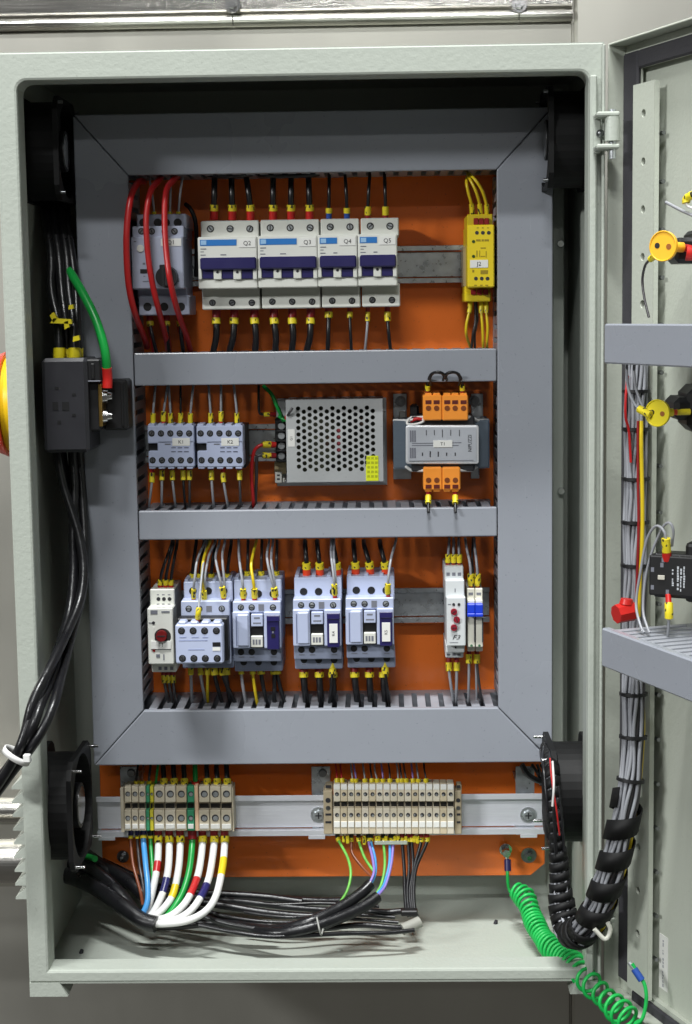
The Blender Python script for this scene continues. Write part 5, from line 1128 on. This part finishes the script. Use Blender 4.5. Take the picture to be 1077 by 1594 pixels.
cols = ['grey', 'grey', 'grey', 'grey', 'grey', 'grey', 'dark', 'grey', 'grey', 'grey', 'grey', 'grey', 'yellow', 'grey', 'dark', 'grey', 'dark'] or ['grey', 'grey', 'grey', 'grey', 'dark', 'grey', 'grey', 'grey', 'grey', 'yellow', 'grey', 'dark', 'grey', 'red', 'red', 'grey']
WR = [(cols[0], 2.6*kH, 4*kH, 0), (cols[1], 2.6*kH, 4*kH, 2), (cols[2], 2.6*kH, 4*kH, 4.2)]+[(cols[(3+i) % 17], 2.9*kH, (11 if i % 3 == 1 else 15.5)*kH, 2*math.pi*i/18) for i in range(18)]
bundle(H, hp, WR, twist=1.5)
for px, py in ((990, 604), (990, 671), (989, 741), (989, 812), (988, 882), (986, 1082), (983, 1148), (984, 1212)):
    q = min(range(len(hp)), key=lambda i: (hp[i]-at(px, py, hp[min(i, 149)].y)).length); d = plen(hp[:q+1]) if q else 0
    tt = ob('harness_tie', ring(hp, d, 19.5*kH, 5*kH), BLK, H)
i0 = min(range(150), key=lambda i: abs(hp[i].z-at(979, 1226, -.064).z)+(0 if i < 90 else 9)); i1 = min(range(150), key=lambda i: (hp[i]-at(904, 1452, -.028)).length)
ob('spiral_wrap', ribbon(hp[i0:i1], 26*kH, 52*kH, 33*kH), BLKF, H)
ob('spiral_wrap', ribbon(hp[i1-2:149], lambda f: (1+.05*math.sin(f*40))*kH*(5.4+15.4*bulge((i1+f*(148-i1))/150)), 17*kH, 14.6*kH, th=.0016), BLKF, H)
for i in range(6):
    a_ = i*1.05+.4; ends = hp[i1+14+i:149:4]; T_ = frame(ends)
    ob('black_strand', MB().tube(smooth_path([p+(a*math.cos(a_+j*.12)+b*math.sin(a_+j*.12))*(12.6+2*math.sin(j*.9+i*2))*kH for j, (p, a, b) in enumerate(T_)], 4), (2.4 if i % 3 else 3.2)*kH, 7), WC['black'], H)
ob('red_strand', MB().tube(smooth_path([at(*q) for q in ((856, 1180, -.006), (859, 1215, -.016), (866, 1260, -.018), (871, 1300, -.014))]), 1.5*kH, 6), WC['red'], H)
ob('white_strand', MB().tube(smooth_path([at(*q) for q in ((860, 1185, -.006), (862, 1222, -.018), (860, 1255, -.018))]), 2*kH, 6), WC['white'], H)
# upper harness strands peeling off to the buttons
wire('bright yellow wire strapped along the door harness', 'yellow', 3.4, [(998, 655, -.066), (998, 690, -.0675), (999, 740, -.0675), (1000, 800, -.0675), (999, 850, -.0675), (996, 900, -.067), (994, 960, -.066)])
wire('dark red wire strapped beside the yellow one on the door harness', FC['dred'], 2.2, [(993, 655, -.067), (993, 740, -.068), (994, 812, -.068), (992, 890, -.068), (989, 950, -.067)])
wire('red wire end on the upper left of the door harness', 'red', 2.2, [(977, 585, -.060), (974, 620, -.062), (974, 650, -.062), (979, 672, -.060), (982, 720, -.060)])
# red cap at the left of the lower door duct
t = dev('red_cap', 974, 972, -.02, 'red plastic cap sitting on the left end of the lower door duct', 'cap')
c = at(973, 953, -.085); k = sc(973, 953, -.085)*.88
ob('cap_body', MB().cyl(c+Vector((-17*k, -.003, -.001)), c+Vector((14*k, .003, .001)), 17*k, 19*k, 8, smooth=False), RED, t)
ob('cap_neck', MB().cyl(c+Vector((2*k, 0, 15*k)), c+Vector((3*k, 0, 24*k)), 13*k, 11*k, 10), RED, t)
# push button backs
def pxd(px, py, n):
    s_, z = dpx(px, py, n); return D(s_, n, z)
def button_disc(px, py, n, rad, lab, colour, stem, hole2):
    c = pxd(px, py, n); k = (c-CAM).dot(_fw)/F; t = thing('round_button_back', c-DN*.03, lab, 'push button', 'backs of push buttons on the door')
    nn = Vector((-.62, -.78, .02)).normalized(); e = nn.cross(Vector((0, 0, 1))).normalized(); f = e.cross(nn).normalized()
    ob('disc', MB().cyl(c-nn*.0022, c, rad*k, rad*k, 32), colour, t)
    ob('disc_rim', MB().tube([c+nn*.0002+(e*math.cos(a)+f*math.sin(a))*rad*k*.97 for a in [2*math.pi*i/32 for i in range(33)]], .0006, 6), colour, t)
    for sgn, mm in ((-1, hole2), (1, BLK)):
        h = c+(e*-.45*sgn*-1+f*(.05*sgn))*rad*k*.95
        ob('disc_hole', MB().cyl(h-nn*.0004, h+nn*.0003, rad*k*.19, n=14), mm, t)
    for a, b, r, mm, nm in stem: ob(nm, MB().cyl(c+Vector(a)*k, c+Vector(b)*k, r*k, n=12), mm, t)
    return t, c, k
AMB = mat('amber_plastic', lin((248, 186, 40)), .4); HOL = mat('amber_hole', lin((150, 86, 20)), .5)
t, c, k = button_disc(1032, 383, .040, 23.5, 'amber round button back with two holes, nearest the door rail at the top', AMB, [((4, 8, 0), (34, 16, -2), 8, AMB, 'stem'), ((30, 15, -2), (40, 17, -3), 6, RED, 'red_collar')], HOL)
ob('button_body', MB().box(c.x+24*k, c.x+150*k, c.y+.012, c.y+.05, c.z-26*k, c.z+14*k, .003).box(c.x+50*k, c.x+150*k, c.y+.008, c.y+.05, c.z-20*k, c.z+26*k, .003), BLK, t)
ob('red_latch', MB().cyl(c+Vector((38*k, .004, -10*k)), c+Vector((66*k, .002, -14*k)), 13*k, 10*k, 10), RED, t)
ob('amber_latch', MB().cyl(c+Vector((52*k, -.002, -2*k)), c+Vector((70*k, -.004, -2*k)), 9*k, n=10), AMB, t)
t, c, k = button_disc(1023, 643, .042, 21, 'lemon yellow round button back between the two door ducts', YED, [((4, 8, 0), (26, 14, 0), 6.5, YED, 'stem'), ((24, 14, 0), (33, 16, 0), 4.6, FC['orange'], 'orange_collar'), ((33, 16, 0), (54, 20, 0), 5, SLV, 'marker_sleeve')], HOL)
ob('button_body', MB().box(c.x+32*k, c.x+150*k, c.y+.014, c.y+.06, c.z-14*k, c.z+22*k, .004).box(c.x+52*k, c.x+150*k, c.y+.010, c.y+.06, c.z-34*k, c.z+40*k, .006), BLK, t)
# black contact block with white print
t = thing('contact_block', pxd(1040, 930, .02), 'black contact block with white print and red ferrules above the lower door duct', 'contact block')
c = pxd(1042, 898, .030); k = (c-CAM).dot(_fw)/F; a = Vector((.90, -.42, 0)).normalized(); b = Vector((0, 0, 1)); g = a.cross(b)
def fb(mb, p0, p1, q0, q1, d0, d1): return mb.ext([(p0*k, q0*k), (p1*k, q0*k), (p1*k, q1*k), (p0*k, q1*k)], c, a, b, d0*k, d1*k)
ob('block_body', fb(fb(MB(), -33, 60, -31, 33, -40, 0), -26, 60, -34, 36, -40, -3), BLK, t, .0014)
ob('mounting_collar', fb(MB(), 22, 60, -40, 54, -46, -6), BLK, t, .003)
pr_ = MB()
random.seed(5)
for p, q0, q1 in ((12, -20, 16), (17, -22, 14), (22, -16, 18), (4, -14, -2), (4, 4, 10)):
    z = q0
    while z < q1:
        l_ = random.uniform(2, 4.5); fb(pr_, p, p+random.uniform(1.6, 3.2), z, z+l_, 0, .4); z += l_+random.choice((.8, .8, 2.6))
ob('block_print', pr_, mat('white_print', lin((190, 194, 200)), .5), t)
ob('block_lever', fb(MB(), -18, -7, -5, 2, 0, 3), mat('pale_lever', lin((196, 192, 180)), .4), t, .0004)
for p, q in ((-27, 10), (-27, -18), (-12, 18), (-10, 26), (-3, -24)): ob('block_detail', fb(MB(), p-2.5, p+2.5, q-3.5, q+3.5, 0, .5), GINK, t)
def P3(px, py, n): return pxd(px, py, n)
def dwire(lab, colour, r, pts, fer=None, mk=None, group=None, **kw):
    path = smooth_path([P3(*p) for p in pts]); k = sc(1030, 800, -.08)
    root = tag(ob('wire', MB().tube(path, r*k, 8), WC[colour]), lab, 'wire', group); d = 0
    if fer: q = cut(path, 0, fer[1]*k); ob('ferrule', MB().tube(q, fer[2]*k, 10), FC[fer[0]], root); d = fer[1]*k*.9
    if mk: q = cut(path, d, d+mk[0]*k); ob('marker_sleeve', MB().tube(q, mk[1]*k, 10), SLV, root)
    return root
GD = 'grey wires of the door buttons'
dwire('grey wire arching left from the black contact block into the duct', 'grey', 2.1, [(1038, 872, .030), (1037, 850, .032), (1034, 828, .034), (1021, 819, .036), (1007, 840, .038), (997, 890, .040), (990, 940, .042), (997, 974, .044), (1003, 985, .044)], ('red', 14, 7), (22, 7), GD)
dwire('second grey wire arching from the black contact block into the duct', 'grey', 2.1, [(1046, 850, .026), (1048, 826, .028), (1042, 814, .03), (1031, 822, .032), (1014, 862, .036), (1004, 905, .038), (1001, 950, .040), (1007, 975, .042), (1011, 985, .042)], None, None, GD)
dwire('grey wire hanging from the bottom of the black contact block', 'grey', 2.2, [(1040, 926, .030), (1041, 945, .032), (1041, 965, .032), (1039, 996, .030)], ('red', 15, 4.5), (22, 6.5), GD)
dwire('grey wire curling from the lemon yellow button up into the upper duct', 'grey', 2.1, [(1013, 646, .046), (1003, 641, .048), (990, 632, .05), (979, 610, .05), (976, 585, .048), (976, 562, .046)], None, (24, 6), GD)
dwire('second grey wire from the lemon yellow button to the upper duct', 'grey', 2.1, [(1010, 644, .044), (1000, 632, .046), (990, 605, .046), (987, 580, .045), (987, 562, .044)], None, None, GD)
dwire('dark wire curving down from the amber button into the upper duct', 'dark', 2, [(1020, 398, .040), (1012, 404, .040), (1004, 414, .038), (1000, 436, .036), (1003, 464, .036), (1010, 494, .036)], None, (14, 5), GD)
dwire('grey wire sticking out above the amber button', 'grey', 2.6, [(1037, 315, .02), (1052, 323, .022), (1068, 331, .024), (1090, 340, .024)], None, None, GD)
dwire('yellow sleeved wire at the very edge above the amber button', 'white', 2, [(1098, 300, .02), (1080, 303, .024), (1069, 309, .026), (1070, 320, .026), (1084, 326, .024)], None, (40, 6), GD)
# ------------------------------------------------------------------ coiled green earth lead
CP = [(800, 1384, .150), (818, 1400, .135), (832, 1436, .105), (850, 1466, .075), (874, 1488, .045), (895, 1505, .018), (918, 1530, -.012), (945, 1556, -.04), (972, 1582, -.066), (990, 1602, -.08)]
cp = resample(smooth_path([at(*p) for p in CP], 10), 900); T = frame(cp); kC = sc(850, 1466, .075); L = plen(cp); pts = []; ph = 0
for i, (p, a, b) in enumerate(T):
    f = i/899; pitch = (1+.16*math.sin(i*.021)+.12*math.sin(i*.0573+1))*(9.6 if f < .48 else 9.6+(f-.48)/.16*11 if f < .64 else 20.6)*kC; ph += 2*math.pi*(L/899)/pitch
    rr = (1+.10*math.sin(i*.013+2)+.07*math.sin(i*.041))*(15+2.5*f if f > .06 else 10+5*f/.06)*kC*(1 if f < .96 else 1-(f-.96)/.04*.5)
    pts.append(p+a*math.cos(ph)*rr+b*math.sin(ph)*rr)
head = smooth_path([at(*p) for p in ((790, 1340, .192), (790, 1362, .185), (791, 1378, .175), (794, 1388, .165))]); 
tail = smooth_path([pts[-1], at(1000, 1585, -.085), at(1006, 1556, -.083), at(1003, 1532, -.08), at(992, 1514, -.076), at(984, 1500, -.074)])
full = head+smooth_path([head[-1], (head[-1]+pts[0])/2+Vector((.004, -.004, 0)), pts[0]])[1:]+pts[1:]+tail[1:]
coil = tag(ob('coiled_earth_lead', MB().tube(full, 2.8*kC, 8), mat('bright_green_coil', lin((24, 178, 80)), .42, var=.12, scale=120)), 'coiled bright green earth lead from the plate to the door', 'earth lead')
ob('lug_sleeve', MB().tube([at(790, 1338, .192), at(790.5, 1356, .188)], .0034, 10), FC['navy'], coil)
c = at(788, 1327, .19); ob('lug_nut', MB().cyl((c.x, .2045, c.z), (c.x, .186, c.z), .0045, .0042, 6, smooth=False).cyl((c.x, .2, c.z), (c.x, .198, c.z), .0062, n=16), CHRM, coil)
ob('lug_stem', MB().tube([at(788, 1330, .192), at(790, 1340, .192)], .0022, 8), CHRM, coil)
ob('lug_sleeve', MB().tube([at(999, 1526, -.079), at(987, 1508, -.075)], .0030, 10), FC['blue'], coil)
ob('lug_stem', MB().tube([at(988, 1509, -.075), at(979, 1498, -.072)], .0018, 8), ZINC, coil)
tag(ob('clear_cable_clip', MB().tube(smooth_path([at(*p) for p in ((925, 1446, -.06), (942, 1462, -.06), (950, 1448, -.06), (946, 1436, -.06))]), .0020, 8), mat('milky_plastic', lin((206, 206, 196)), .3)), 'milky plastic clip under the bend of the wire harness', 'clip')
